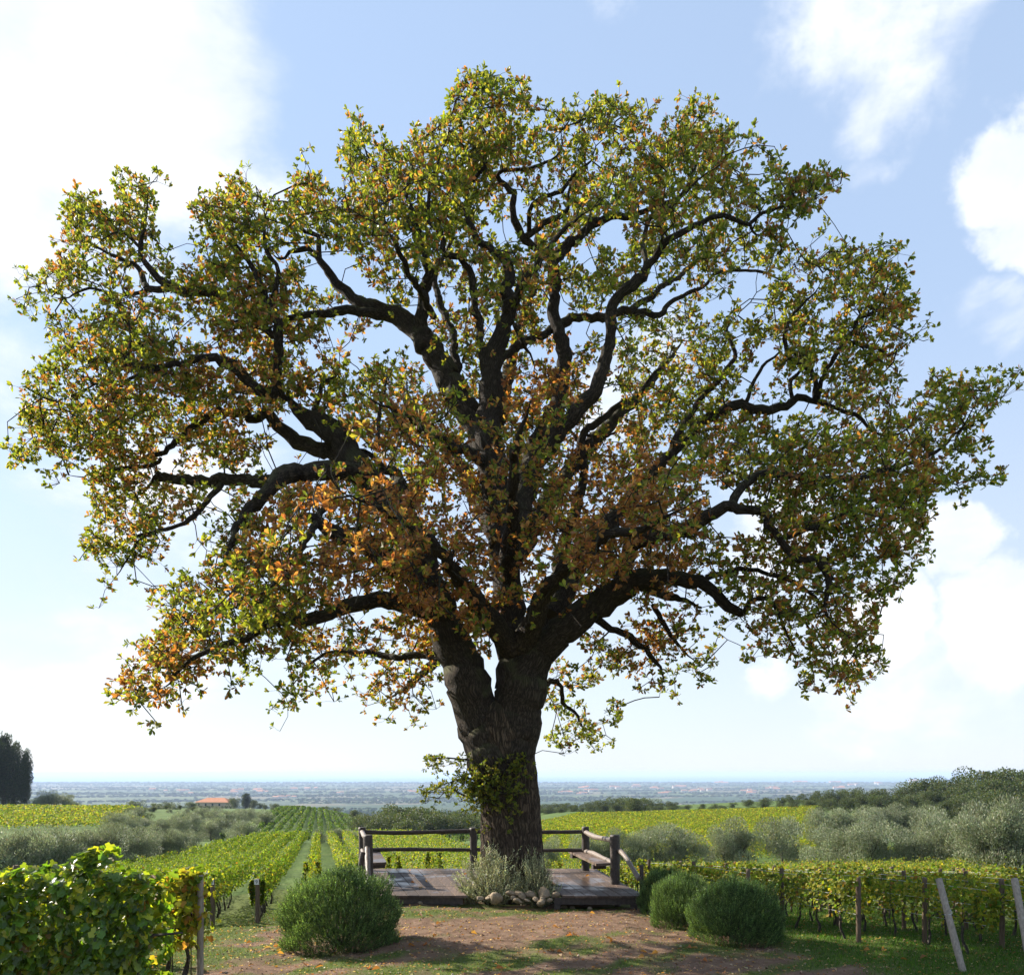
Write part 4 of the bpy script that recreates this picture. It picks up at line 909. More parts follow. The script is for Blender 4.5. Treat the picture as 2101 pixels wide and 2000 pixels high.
def bush(u, v, wpx, hpx, variant, label, name='rosemary_bush', cat='bush', meshes=rosem, st=rstem, mw=2.1, mh=1.27):
    Y = FPX * CAMZ / (v - HOR); x = (u - CX) / FPX * Y
    w = wpx / FPX * Y; h = hpx / FPX * Y
    Y += w * .35
    x = (u - CX) / FPX * Y
    z = float(zg(np.array([x]), np.array([Y]))[0])
    t = thing(name, label, cat, (x, Y, z - .02), None, rng.uniform(0, 6)); t.scale = (w / mw, w / mw, h / mh)
    tag(obj('foliage', meshes[variant], t), kind='stuff'); obj('stem', st, t)
    return t
bush(700, 1952, 240, 168, 0, 'round clipped rosemary bush standing alone beside the two numbered vine posts')
bush(1512, 1938, 190, 134, 1, 'widest dark green rosemary bush of the three, next to the mown grass strip')
bush(1400, 1902, 125, 112, 0, 'middle rosemary bush, half hidden behind the widest one')
bush(1368, 1872, 115, 98, 1, 'rearmost rosemary bush, closest to the small post of the sloping handrail')
sage = [sprig_bush('foliage', .34, .72, 420, 22, .042, .014, [(.19,.20,.115),(.25,.255,.15),(.14,.155,.08),(.25,.22,.09)], [.4,.3,.2,.1], M_OLIVE, .42, .62, .25, 5 + k, .25) for k in range(2)]
sstem = stems_mesh(.34, .75, 22, 9)
for (u, Y, w, h, lab) in [(1005, 17.95, 1.15, 1.08, 'silvery grey leafy shrub with dry shoots growing at the foot of the trunk, beside the plank floor and left part of the stones'), (1100, 17.95, .9, 1.02, 'narrower silvery shrub at the trunk foot, right behind the biggest tan stone')]:
    x = (u - CX) / FPX * Y
    lab = 'wide silvery grey shrub with dry shoots at the foot of the oak trunk' if u < 1050 else 'narrower silvery shrub at the trunk foot, right behind the biggest tan stone'
    t = thing('silver_shrub', lab, 'shrub', (x, Y, zf(x, Y) + .02), None, rng.uniform(0, 6)); t.scale = (w / .76, w / .95, h / .86)
    tag(obj('foliage', sage[0 if u < 1050 else 1], t), kind='stuff'); obj('stem', sstem, t)

# ------------------------------------------------------------------ vines
RD = np.array([-.22, 1.0]); RD /= np.linalg.norm(RD); RN = np.array([RD[1], -RD[0]])
def post_mesh(r, h, mat, seed, sides=9):
    g = Geo(); P = catmull(np.array([(0, 0, -.15, r), (.006, 0, h * .5, r * .97), (0, .004, h * .97, r * .95), (0, 0, h, r * .8)]), .15)
    g.tube(P[:, :3], P[:, 3], sides, True, .05, seed); return g.mesh('post', mat, True)
postM = [post_mesh(.040, 1.05, M_POST, k) for k in range(2)]
def vtrunk_mesh(seed, h=.48):
    rs = np.random.default_rng(seed); g = Geo()
    P = [(0, 0, -.05, .026)]; x = y = 0
    for k in range(1, 6):
        x += rs.normal(0, .018); y += rs.normal(0, .018); P.append((x, y, h * k / 5, .024 - .002 * k))
    P = catmull(np.array(P), .06); g.tube(P[:, :3], P[:, 3], 7, True, .15, seed)
    for s in (-1, 1):
        g.tube(np.array([[x, y, h - .03], [x + s * .03, y + s * .12, h + .06], [x + s * .04, y + s * .34, h + .08]]), np.array([.015, .012, .007]), 5, False)
    g.tube(np.array([[x + .05, y + .03, -.05], [x + .05, y + .03, h + .5]]), np.array([.006, .005]), 4, False)
    return g.mesh('vine_trunk', M_TWOOD, True)
vtr = [vtrunk_mesh(80 + k) for k in range(5)]
def vine_leaves(P0, P1, per_m, size_fn, cols, w, top=1.02, bot=.38, half=.2, ragged=.12, bare_lo=0.0):
    """leaf cloud of one row between ground points P0, P1 (x,y)"""
    P0 = np.array(P0); P1 = np.array(P1); Ln = np.linalg.norm(P1 - P0); d = (P1 - P0) / Ln; nx = np.array([d[1], -d[0]])
    # sample s with density falling with distance
    ss = np.linspace(0, 1, 60); Yd = P0[1] + (P1[1] - P0[1]) * ss
    dens = per_m * np.clip(22.0 / Yd, .16, 1.4) ** 1.15
    tot = int(np.trapz(dens, ss) * Ln); cdf = np.cumsum(dens); cdf /= cdf[-1]
    s = np.interp(rng.random(tot), cdf, ss); n = tot
    x = P0[0] + (P1[0] - P0[0]) * s; y = P0[1] + (P1[1] - P0[1]) * s
    hh = bot + (top - bot) * rng.beta(1.7, 1.05, n)
    lump = ragged * snoise(s * Ln * 1.0, np.full(n, P0[0] * 3.1), .55, 7)
    hh = hh + lump * (hh - bot) / (top - bot) + np.where(rng.random(n) < .03, rng.uniform(0, .22, n), 0)
    prof = half * (.55 + .6 * np.sin(np.clip((hh - bot) / (top - bot), 0, 1) * math.pi * .75 + .25))
    o = rng.choice([-1, 1], n) * prof * np.sqrt(rng.uniform(.15, 1, n)) * (1 + .3 * lump / max(ragged, .01))
    px_, py_ = x + nx[0] * o, y + nx[1] * o
    z = zfun(px_, py_) + hh
    sz = size_fn(y) * rng.uniform(.7, 1.25, n)
    outn = np.stack([nx[0] * np.sign(o), nx[1] * np.sign(o), np.full(n, .55)], 1)
    nrm_ = norm(outn + rng.normal(size=(n, 3)) * .55)
    dv = norm(np.stack([rng.normal(size=n) * .6, rng.normal(size=n) * .6, np.full(n, -.7)], 1) + outn * .35)
    cw = np.array(w); c = pal(n, cols, cw, .2)
    return np.stack([px_, py_, z], 1), dv, nrm_, sz, c
GREENV = [(.075,.125,.018),(.115,.165,.022),(.20,.22,.03),(.30,.27,.035),(.24,.13,.03)]
def vine_row(p0, p1, *a, ragged=.12, **k):
    global RAG; RAG = ragged; return vine_row_(p0, p1, *a, **k)
def vine_row_(p0, p1, label, group, per_m, size_fn, w, loc=None, posts=0, trunks=0.0, wires=False, top=1.02, kind='dia', half=.2, bot=.38, post_every=2.6, near_post=True, cols=GREENV, fold=.15, detail_len=99):
    z0 = zf(*p0); loc = np.array([p0[0], p0[1], z0])
    t = thing('vine_row', label, 'vine row', loc, group)
    pos, dv, nr_, sz, c = vine_leaves(p0, p1, per_m, size_fn, cols, w, top, bot, half, RAG)
    f = obj('foliage', leaf_mesh('foliage', M_VINE, pos - loc, dv, nr_, sz, sz * .92, c, kind=kind, fold=fold), t); tag(f, kind='stuff')
    P0 = np.array(p0); P1 = np.array(p1); Ln = np.linalg.norm(P1 - P0); d = (P1 - P0) / Ln
    if trunks:
        k = 0; s = .35
        while s < min(Ln, detail_len):
            q = P0 + d * s; o = obj('vine_trunk', vtr[int(rng.integers(5))], t, (q[0] - loc[0], q[1] - loc[1], zf(*q) - z0)); o.rotation_euler = (0, 0, rng.uniform(-.4, .4) + rng.choice([0, math.pi]))
            s += trunks * rng.uniform(.85, 1.15)
    if posts:
        for k in range(posts):
            q = P0 + d * (k * post_every + (0 if near_post else 1.3))
            o = obj('post', postM[k % 2], t, (q[0] - loc[0], q[1] - loc[1], zf(*q) - z0)); o.rotation_euler = (rng.normal() * .02, rng.normal() * .02, rng.uniform(0, 6))
    if wires:
        for hz in (.48, .75, .98):
            pts = np.array([(P0 + d * s).tolist() + [zf(*(P0 + d * s)) + hz] for s in np.linspace(0, min(Ln, 16), 14)])
            g = Geo(); g.tube(pts - loc, np.full(len(pts), .0028), 4, False); obj('wire', g.mesh('wire', M_WIRE), t)
    return t
lod = lambda y: np.maximum(.066, .0017 * y)
# left slope and the field behind the deck
for k in range(-14, 9):
    x0 = -5.03 + 1.06 * k; y0 = 17.3
    ys_ = 17.3 if k <= 0 else (19.5 if k == 1 else 23.1)
    if k == 1: ys_ = 20.5
    xs_ = x0 + RD[0] / RD[1] * (ys_ - y0)
    ye = 82.0 + rng.uniform(-.6, .6)
    xe = x0 + RD[0] / RD[1] * (ye - y0)
    ye = min(ye, y0 + (x0 + 22.6) / .22); xe = x0 + RD[0] / RD[1] * (ye - y0)
    lab, grp = (('low green vine row on the slope, %s counted from the post reading 9' % ORD[-k], 'vine rows on the slope beside the olives') if k < 1 else ('yellow-green vine row behind the deck, %s beyond the post reading 9' % ORD[k - 1], 'vine rows behind the deck'))
    w = [.40, .37, .17, .05, .01] if k < 1 else [.20, .38, .29, .11, .02]
    vine_row((xs_, ys_), (xe, ye), lab, grp, 420, lod, w, half=.155, bot=.38 if k < 1 else .1, trunks=.85 if k in (-2, -1, 0) else 0, detail_len=5, posts=0)
# numbered posts
def number_post(u, v, digit, label):
    Y = 17.2; x = (u - CX) / FPX * Y; z = zf(x, Y)
    t = thing('numbered_post', label, 'post', (x, Y, z))
    h = CAMZ - (1802 - HOR) / FPX * Y - z
    g = Geo(); P = catmull(np.array([(0, 0, -.2, .046), (.004, 0, h * .5, .044), (0, 0, h, .042)]), .15); g.tube(P[:, :3], P[:, 3], 10, True, .05, int(u)); obj('post', g.mesh('post', M_POST, True), t)
    g = Geo(); g.box((-.045, -.056, h - .11), (.045, -.048, h - .005)); pl = obj('plate', g.mesh('plate', M_PLATE), t)
    cu = bpy.data.curves.new('digit', 'FONT'); cu.body = digit; cu.size = .10; cu.align_x = 'CENTER'; cu.align_y = 'CENTER'; cu.extrude = .0006
    to = bpy.data.objects.new('tmp', cu); col.objects.link(to)
    dg = bpy.context.evaluated_depsgraph_get(); me = bpy.data.meshes.new_from_object(to.evaluated_get(dg)); bpy.data.objects.remove(to)
    me.materials.clear(); me.materials.append(M_INK)
    do = obj('digit', me, pl, (0, -.0575, h - .058)); do.rotation_euler = (R(90), 0, 0)
number_post(436, 1890, '8', 'brown vineyard post with a faded number plate, the one nearer the big leafy vine')
number_post(528, 1893, '9', 'brown vineyard post with white plate reading 9, nearer the lone round rosemary')
# field on the other side of the deck
for k in range(0, 33):
    xe0 = 4.6 + 1.0 * k; y0 = 12.86
    xs_ = {0: 15.2, 1: 13.7, 2: 12.4}.get(k, 11.6 - .15 * k if k < 6 else max(8, xe0 / .66))
    ys_ = xs_; x_s = xe0 + RD[0] / RD[1] * (ys_ - y0)
    ye = 46 + rng.uniform(-.5, .5); xe = xe0 + RD[0] / RD[1] * (ye - y0)
    lab = ('low wired vine row with yellowing leaves, %s from the three rosemary bushes' if k < 8 else 'yellowing vine row in the field before the silvery olives, %s from the rosemary bushes') % ORD[k]
    vine_row((x_s, ys_), (xe, ye), lab, 'wired vine rows beside the grass strip' if k < 8 else 'vine rows before the olive trees', 300 if k < 8 else 220, lod, [.14, .30, .30, .20, .06],
             trunks=.8 if k < 9 else 0, detail_len=13, posts=5 if k < 9 else 0, wires=k < 7, post_every=2.3, near_post=(k != 2), half=.19)
# leaning brace posts at row ends
def brace(p, q, r, label):
    p = np.array(p); q = np.array(q)
    t = thing('brace_post', label, 'post', p)
    g = Geo(); P = catmull(np.array([(*(p - p - (q - p) * .06), r), (*((q - p) * .5), r * .98), (*((q - p) * .98), r * .96), (*(q - p), r * .8)]), .12); g.tube(P[:, :3], P[:, 3], 12, True, .05, 5)
    obj('post', g.mesh('post', M_POSTG, True), t)
    a = (q - p) * .62
    g = Geo(); g.tube(np.array([a + (-.055, 0, 0), a + (.0, -.055, 0.01), a + (.055, 0, 0.02), a + (.35, .7, .02)]), np.full(4, .004), 4, False); obj('wire', g.mesh('wire', M_WIRE), t)
Yb = 11.45; xb = (1977 - CX) / FPX * Yb
brace((xb, Yb, zf(xb, Yb)), W(1927, 1806, 12.1), .046, 'pale grey timber brace post leaning over the mown grass strip')
Yb = 10.9; xb = (2122 - CX) / FPX * Yb
brace((xb, Yb, zf(xb, Yb)), W(2082, 1806, 11.6), .046, 'pale grey leaning post at the end of the next vine row, half out of view')
# leafy old vines close on the other side
def near_hedge():
    t = thing('vine_hedge', 'tall dense grapevine with big glossy green leaves filling the near corner', 'grapevine', (-6.5, 9.9, 0))
    loc = np.array([-6.5, 9.9, 0])
    n = 9500
    x = rng.uniform(-9.6, -3.98, n); topz = 1.50 + .07 * snoise(x, x * 0, .5, 1) + np.where(np.abs(x + 4.72) < .22, .20, 0) + .05 * np.sin(x * 9)
    z = .12 + (topz - .12) * rng.beta(1.25, 1.0, n); prof = .42 * np.sqrt(np.clip(1 - ((z - .8) / .98) ** 4, .05, 1))
    o = rng.choice([-1, 1], n, p=[.68, .32]) * prof * np.sqrt(rng.uniform(.2, 1, n)) * (1 + .22 * snoise(x, z, .35, 4))
    y = 9.9 + o
    outn = np.stack([rng.normal(size=n) * .2, np.sign(o) * 1.0, .35 + 1.1 * (z > topz - .25)], 1)
    c = pal(n, [(.075,.125,.02),(.11,.175,.024),(.16,.225,.03),(.34,.34,.04),(.22,.14,.03)], [.28,.32,.22,.15,.03], .2)
    sz = rng.uniform(.06, .125, n)
    dv = norm(np.stack([rng.normal(size=n) * .6, rng.normal(size=n) * .3, np.full(n, -.75)], 1) + outn * .4)
    tag(obj('foliage', leaf_mesh('foliage', M_VINEG, np.stack([x, y, z], 1) - loc, dv, norm(outn + rng.normal(size=(n, 3)) * .8), sz, sz * 1.0, c, kind='vine', fold=.2), t), kind='stuff')
    for xx in np.arange(-9.2, -4, .85):
        o = obj('vine_trunk', vtr[int(rng.integers(5))], t, (xx + 6.5, 0, 0)); o.rotation_euler = (0, 0, R(90)); o.scale = (1.5, 1.5, 1.5)
    # yellower vine at the row end with its post
    t2 = thing('vine_hedge', 'thin yellowing grapevine climbing a grey post at the end of the big leafy vine', 'grapevine', (-4.05, 11.3, 0)); l2 = np.array([-4.05, 11.3, 0])
    n = 900
    x = -4.22 + rng.normal(0, .12, n); z = .35 + 1.02 * rng.beta(1.3, 1.05, n); y = 11.3 + rng.normal(0, .2, n)
    c = pal(n, [(.10,.15,.02),(.24,.24,.03),(.36,.32,.04),(.30,.16,.04)], [.25,.35,.32,.08], .2); sz = rng.uniform(.06, .11, n)
    tag(obj('foliage', leaf_mesh('foliage', M_VINE, np.stack([x, y, z], 1) - l2, norm(rng.normal(size=(n, 3)) + np.array([0, 0, -.7])), rand_dirs(n), sz, sz, c, kind='vine', fold=.12), t2), kind='stuff')
    obj('post', post_mesh(.045, 1.28, M_POSTG, 3), t2, (.03, 0, 0))
    for dx in (-.42, -.18): obj('vine_trunk', vtr[2], t2, (dx, -.02, 0)).scale = (1.3, 1.3, 1.2)
    # vines of the next row looking over the top
    for (x0, x1, lab) in [(-9.5, -5.9, 'yellow tipped grapevine row peeping over the big leafy vine between two dark posts')]:
        vine_row((x0, 12.6), (x1, 12.45), lab, None, 150, lambda y: np.full_like(y, .11), [.15, .25, .30, .26, .04], top=1.33, kind='vine', half=.25, posts=0)
near_hedge()
for (u, vt, lab) in [(33, 1778, 'dark vineyard post with its top just showing above the leaves at the frame edge'), (150, 1772, 'dark vineyard post top beside the bright yellow leaf tuft')]:
    Y = 12.4; x = (u - CX) / FPX * Y; z = zf(x, Y); h = CAMZ - (vt - HOR) / FPX * Y - z
    t = thing('vineyard_post', lab, 'post', (x, Y, z)); g = Geo(); P = catmull(np.array([(0, 0, -.1, .045), (.006, 0, h * .5, .043), (0, 0, h * .98, .042), (0, 0, h, .034)]), .15); g.tube(P[:, :3], P[:, 3], 10, True, .05, 4); obj('post', g.mesh('post', M_POST, True), t)

# farther vineyards
lodf = lambda y: np.maximum(.17, .0021 * y)
for k in range(20):      # below the crest, running to the farmhouse
    ya, yb = 106.0, 285.0
    xa = -35 + 1.7 * k; xb_ = xa + RD[0] / RD[1] * (yb - ya)
    vine_row((xa, ya), (xb_, yb), 'dark green vine row in the lower field toward the farmhouse, %s from the olive grove' % ORD[k], 'vine rows of the lower field', 170, lodf, [.5, .38, .12], half=.2, top=1.15, cols=[(.045,.08,.02),(.065,.105,.025),(.10,.13,.03)])
for k in range(22):      # upper field by the cypresses
    y_ = 128 + 3.3 * k
    vine_row((-.66 * y_, y_), (-.435 * y_ + rng.uniform(-1, 1), y_ + 3), 'golden green vine row in the field below the cypresses, %s from the olive line' % ORD[k], 'vine rows below the cypresses', 300, lodf, [.12, .30, .34, .22, .02], half=.35, top=1.5)
for k in range(58):      # yellow field behind the olives, rows across the slope
    y_ = 64 + 2.45 * k
    xr = np.interp(y_, [64, 160, 206], [30, 56, 74]); xl = np.interp(y_, [64, 165, 206], [1, 5, 16])
    vine_row((xl, y_), (xr + rng.uniform(-1, 1), y_ + 6), 'yellow vine row between olives and dark woods, %s from the olive row' % ORD[k], 'vine rows before the woods', 420, lambda y: np.maximum(.13, .0016 * y), [.14, .30, .34, .19, .03], half=.5, top=1.25, ragged=.05)

# ------------------------------------------------------------------ trees of the middle distance
def tree_meshes(kind, seed):
    """crown and trunk of a tree of height 1, base at 0"""
    rs = np.random.default_rng(seed); g = Geo()
    if kind == 'olive':
        lobes = [(rs.normal(0, .20), rs.normal(0, .20), rs.uniform(.35, .80), rs.uniform(.13, .24)) for _ in range(15)] + [(rs.normal(0, .22), rs.normal(0, .22), rs.uniform(.15, .35), .18) for _ in range(8)]
        n, L_, Wd = 10000, .046, .0125; up = .75
        cols, w, mat = [(.20,.225,.14),(.27,.295,.19),(.12,.145,.08),(.32,.335,.235),(.15,.17,.07)], [.32,.28,.2,.1,.1], M_OLIVE
    elif kind == 'holm':
        lobes = [(rs.normal(0, .24), rs.normal(0, .24), rs.uniform(.38, .82), rs.uniform(.12, .22)) for _ in range(20)] + [(rs.normal(0, .27), rs.normal(0, .27), rs.uniform(.1, .4), .2) for _ in range(10)]
        n, L_, Wd = 6500, .042, .030; up = .2
        cols, w, mat = [(.045,.068,.022),(.065,.092,.03),(.09,.115,.035),(.033,.05,.02),(.11,.10,.035)], [.35,.27,.15,.15,.08], M_LEAF
    else:  # cypress
        lobes = [(rs.normal(0, .035), rs.normal(0, .035), .06 + .90 * k / 24 + rs.uniform(-.02, .02), (.105 * math.sin(math.pi * (.14 + .83 * (k / 24))) ** .7 + .012)) for k in range(25)]
        lobes += [(rs.normal(0, .05), rs.normal(0, .05), rs.uniform(.3, .93), .045) for _ in range(26)]
        n, L_, Wd = 11000, .026, .011; up = 1.2
        cols, w, mat = [(.022,.036,.016),(.032,.048,.02),(.045,.06,.025)], [.45,.35,.2], M_LEAF
    lobes = np.array(lobes); a = lobes[:, 3] ** 2; j = rs.choice(len(lobes), n, p=a / a.sum())
    d = rand_dirs(n); rr = np.where(rs.random(n) < .7, rs.uniform(.8, 1.06, n), rs.uniform(.3, .9, n))
    pos = lobes[j, :3] + d * (lobes[j, 3] * rr)[:, None] * np.array([1, 1, .85 if kind != 'cypress' else 1.3])
    pos[:, 2] = np.maximum(pos[:, 2], .02)
    ld = norm(d * .7 + np.array([0, 0, up]) + rng.normal(size=(n, 3)) * .45)
    nr_ = norm(d + rng.normal(size=(n, 3)) * .5)
    lobc = np.exp(rs.normal(0, .16, len(lobes)))[j]
    cr = leaf_mesh('crown', mat, pos, ld, nr_, L_ * rng.uniform(.6, 1.3, n), Wd * rng.uniform(.7, 1.3, n), pal(n, cols, w, .16) * lobc[:, None], kind='dia', fold=.12)
    top = .55 if kind != 'cypress' else .9
    g.tube(np.array([[0, 0, -.04], [.012, .0, top * .35], [-.01, .01, top * .7], [0, 0, top]]), np.array([.03, .024, .017, .006]), 8, True, .08, seed)
    if kind != 'cypress':
        for k in range(7):
            a_ = rs.uniform(0, 6.28); b = np.array([math.cos(a_) * .22, math.sin(a_) * .22, rs.uniform(.45, .75)])
            g.tube(np.array([[0, 0, .16 + .03 * k], b * np.array([.5, .5, .7]), b]), np.array([.014, .009, .003]), 5, False)
    tr = g.mesh('trunk', M_TWOOD, True)
    return cr, tr
TM = {k: [tree_meshes(k, s) for s in range(300 + 10 * i, 300 + 10 * i + c)] for i, (k, c) in enumerate([('olive', 6), ('holm', 6), ('cypress', 3)])}
def tree(kind, name, u, vtop, Y, label, cat='tree', group=None, wf=1.0, xoff=None):
    x = (u - CX) / FPX * Y; z = zf(x, Y); h = CAMZ - (vtop - HOR) / FPX * Y - z
    h = max(h, 1.2)
    cr, tr = TM[kind][int(rng.integers(len(TM[kind])))]
    t = thing(name, label, cat, (x, Y, z), group, rng.uniform(0, 6.28)); t.scale = (h * wf, h * wf, h)
    tag(obj('crown', cr, t), kind='stuff'); obj('trunk', tr, t)
    return h
LO = ('bushy silver-grey olive in the hedge-like line below the golden field', 'olive trees in line below the golden field')
for iu, u in enumerate(range(-20, 400, 34)):
    tree('olive', 'olive_tree', u + rng.uniform(-8, 8), 1692 + rng.uniform(-8, 10) - (8 if 230 < u < 330 else 0), np.interp(u, [-20, 180, 400], [45, 49, 69]) + rng.uniform(-1.5, 1.5), LO[0] + ', %s from the open end' % ORD[12 - iu], group=LO[1], wf=1.0)
for u in range(245, 520, 26):
    tree('olive', 'olive_tree', u + rng.uniform(-6, 6), 1668 + (u - 245) * .05 + rng.uniform(-10, 8), 104 + rng.uniform(-8, 14), 'grey-green olive tree behind the line of near olives, toward the farmhouse field', group='olive trees toward the farmhouse', wf=1.15)
for u in range(400, 560, 20):
    tree('olive', 'olive_tree', u + rng.uniform(-5, 5), 1655 + rng.uniform(-6, 8) , 150 + rng.uniform(-15, 25), 'grey-green olive tree in the grove on the slope under the farmhouse', group='olive grove under the farmhouse', wf=1.1)
for (u, vt, Y) in [(655, 1700, 70), (690, 1697, 66), (725, 1703, 64), (765, 1706, 84)]:
    tree('olive', 'olive_tree', u, vt, Y, 'silver olive tree at the edge of the vine slope, seen beside the deck railing', group='olive trees beside the deck railing', wf=1.05)
RO = [(1125,1706),(1205,1704),(1250,1700),(1300,1696),(1345,1690),(1395,1676),(1485,1684),(1520,1672),(1605,1674),(1700,1686),(1745,1668),(1790,1672),(1870,1690),(1915,1682),(1945,1652),(1985,1640),(2020,1656),(2050,1630),(2085,1642),(2120,1648)]
for i, (u, vt) in enumerate(RO):
    Y = 58 - max(0, (u - 1600)) * .022 + rng.uniform(-2, 2)
    tree('olive', 'olive_tree', u, vt + rng.uniform(-4, 4), Y, 'feathery silver-green olive behind the wired vines, %s from the oak trunk' % ORD[i], group='olive trees behind the wired vines', wf=rng.uniform(.72, .95))
for u in range(1690, 1930, 30):
    tree('olive', 'olive_tree', u + rng.uniform(-5, 5), 1650 + rng.uniform(-6, 6), 86 + rng.uniform(-3, 5), 'olive tree in the second row, in front of the dark woods', group='olive trees before the dark woods', wf=.85)
# woods
WT = np.array([(1060,1654),(1130,1650),(1200,1644),(1270,1637),(1330,1641),(1420,1645),(1500,1642),(1560,1636),(1615,1632),(1676,1622),(1740,1616),(1803,1612),(1854,1621),(1885,1608),(1918,1597),(1956,1590),(2007,1579),(2045,1570),(2101,1574),(2180,1570)])
for rank, (dv_, dy_) in enumerate([(0, 0), (14, -26), (30, -48)]):
    u = 1065 + rank * 7
    while u < 2170:
        Y = np.interp(u, [1060, 1300, 1600, 1900, 2100], [285, 262, 238, 215, 195]) + dy_ * np.interp(u, [1300, 1700], [.4, 1]) + rng.uniform(-6, 6)
        vt = np.interp(u, WT[:, 0], WT[:, 1]) + dv_ * np.interp(u, [1100, 2000], [.45, 1.5]) + rng.uniform(-5, 5)
        if not (rank == 2 and u < 1560):
            tree('holm', 'evergreen_oak', u, vt, Y, ['dark evergreen oak on the ridge of the woods', 'dark evergreen oak in the middle of the woods', 'dark evergreen oak at the front edge of the woods by the olives'][rank], group=['ridge trees of the woods', 'middle trees of the woods', 'front trees of the woods'][rank], wf=np.interp(u, [1100, 1600, 2100], [1.5, 1.25, 1.1]))
        u += np.interp(u, [1060, 2100], [22, 40]) * rng.uniform(.8, 1.2)
tree('holm', 'evergreen_oak', 1300, 1633, 205, 'round dark tree standing alone in the yellow field before the woods', wf=1.15)
for (u, vt, Y) in [(750,1662,175),(785,1655,170),(815,1650,180),(850,1646,185),(880,1662,165),(905,1668,160),(935,1660,175),(965,1657,180),(990,1664,190),(700,1668,240),(725,1660,260),(640,1655,330),(665,1652,340),(690,1655,320),(610,1657,360),(585,1650,390),(560,1655,380),(830,1672,150),(760,1676,150),(775,1668,160),(800,1663,165),(865,1656,175),(920,1658,170),(950,1668,160),(845,1664,160),(890,1652,190),(740,1672,165)]:
    tree('holm', 'roadside_tree', u, vt, Y, 'hazy dark green tree in the hollow beyond the deck railing', group='trees in the hollow beyond the railing', wf=1.1)
for (u, vt, Y) in [(275,1640,300),(320,1645,290),(345,1643,300),(395,1641,350),(360,1655,300),(240,1652,250),(215,1656,245),(190,1655,240),(430,1658,430),(520,1640,480),(535,1646,470),(545,1650,440),(565,1645,420),(255,1665,170),(265,1650,330),(300,1655,280)]:
    tree('holm', 'roadside_tree', u, vt, Y, 'hazy round tree on the hillside between the cypresses and the farmhouse', group='hillside trees between cypresses and farmhouse', wf=1.1)
for i in range(22):
    u = 232 + i * 9 + rng.uniform(-4, 4); tree('olive' if i % 3 else 'holm', 'slope_tree', u, 1661 + rng.uniform(-9, 7), rng.uniform(150, 235), 'grey-green tree scattered on the slope between the golden field and the farmhouse', group='trees between golden field and farmhouse', wf=1.15)
for (u, vt, Y, wf) in [(75,1632,222,1.2),(100,1618,225,1.2),(130,1624,228,1.1),(150,1640,224,1.2),(60,1645,220,1.2),(165,1645,230,1.1)]:
    tree('olive', 'tall_shrub', u, vt, Y, 'wild grey-green shrub at the foot of the cypress trees', 'shrub', 'shrubs at the foot of the cypresses', wf)
for (u, vt, Y, wf, lab) in [(8,1500,228,.9,'tallest dark cypress with a pointed tip'),(-14,1516,226,.95,'dark cypress cut by the frame edge'),(28,1519,231,.95,'dark cypress in the middle of the clump, blunt topped'),(52,1535,227,.8,'shorter ragged dark cypress at the open side of the clump')]:
    tree('cypress', 'cypress_tree', u, vt, Y, lab, wf=wf)

# ------------------------------------------------------------------ farmhouse and far villages
def house(x, y, w, d, h, rz, name, label, cat='house', group=None, wall=M_WALL, win=True, rh=.28, hip=True):
    z = zf(x, y); t = thing(name, label, cat, (x, y, z), group, rz)
    g = Geo(); g.box((-w / 2, -d / 2, -1.0), (w / 2, d / 2, h)); wo = obj('wall', g.mesh('wall', wall), t)
    e = .06 * d; a = w / 2 + e; b = d / 2 + e; r = h + d * rh; k = (b * .9 if hip else 0)
    g = Geo(); g.add([(-a, -b, h + .01), (a, -b, h + .01), (a, b, h + .01), (-a, b, h + .01), (-a + k, 0, r), (a - k, 0, r)], [(0, 1, 5, 4), (2, 3, 4, 5), (1, 2, 5), (3, 0, 4), (3, 2, 1, 0)])
    obj('roof', g.mesh('roof', M_ROOF), t)
    if win:
        for i in range(int(w / 4)):
            xx = -w / 2 + 2 + i * 4
            g = Geo(); g.box((xx - .5, -d / 2 - .06, h * .45), (xx + .5, -d / 2 + .02, h * .45 + 1.3)); obj('window', g.mesh('window', M_GLASS), wo)
    return t
Y = 490; house((443 - CX) / FPX * Y, Y, 19, 10, 3.6, R(-8), 'farmhouse', 'long farmhouse with a low terracotta tiled roof among dark trees', 'house', None, M_WALL, True, .24)
tree('holm', 'garden_tree', 480, 1632, 470, 'dense round tree at the end of the farmhouse roof', wf=.75)
tree('cypress', 'garden_cypress', 505, 1626, 475, 'pointed dark cypress standing near the farmhouse', wf=2.2)
for u in range(410, 478, 9): tree('holm', 'garden_shrub', u + rng.uniform(-2, 2), 1651.5 + rng.uniform(-1, 1.5), 462 + rng.uniform(-4, 4), 'low dark shrub in the hedge before the farmhouse wall', 'shrub', 'hedge shrubs before the farmhouse', 1.2)
vill = [(325,1622,3),(375,1624,3),(390,1630,2),(470,1627,3),(490,1623,4),(530,1622,4),(545,1626,4),(575,1638,3),(590,1636,3),(600,1620,3),(1160,1627,4),(1185,1629,3),(1200,1617,4),(1215,1622,3),(1262,1616,3),(1300,1614,3),(1340,1618,4),(1358,1628,4),(1400,1615,3),(1410,1625,3),(1480,1607,3),(1530,1624,3),(1575,1620,2),(1590,1618,3),(1640,1606,4),(1710,1606,3),(1720,1618,4),(1750,1612,3),(1800,1608,3),(700,1627,2),(640,1620,2),(840,1626,2),(1880,1604,3),(1540,1628,3),(1445,1622,3)]
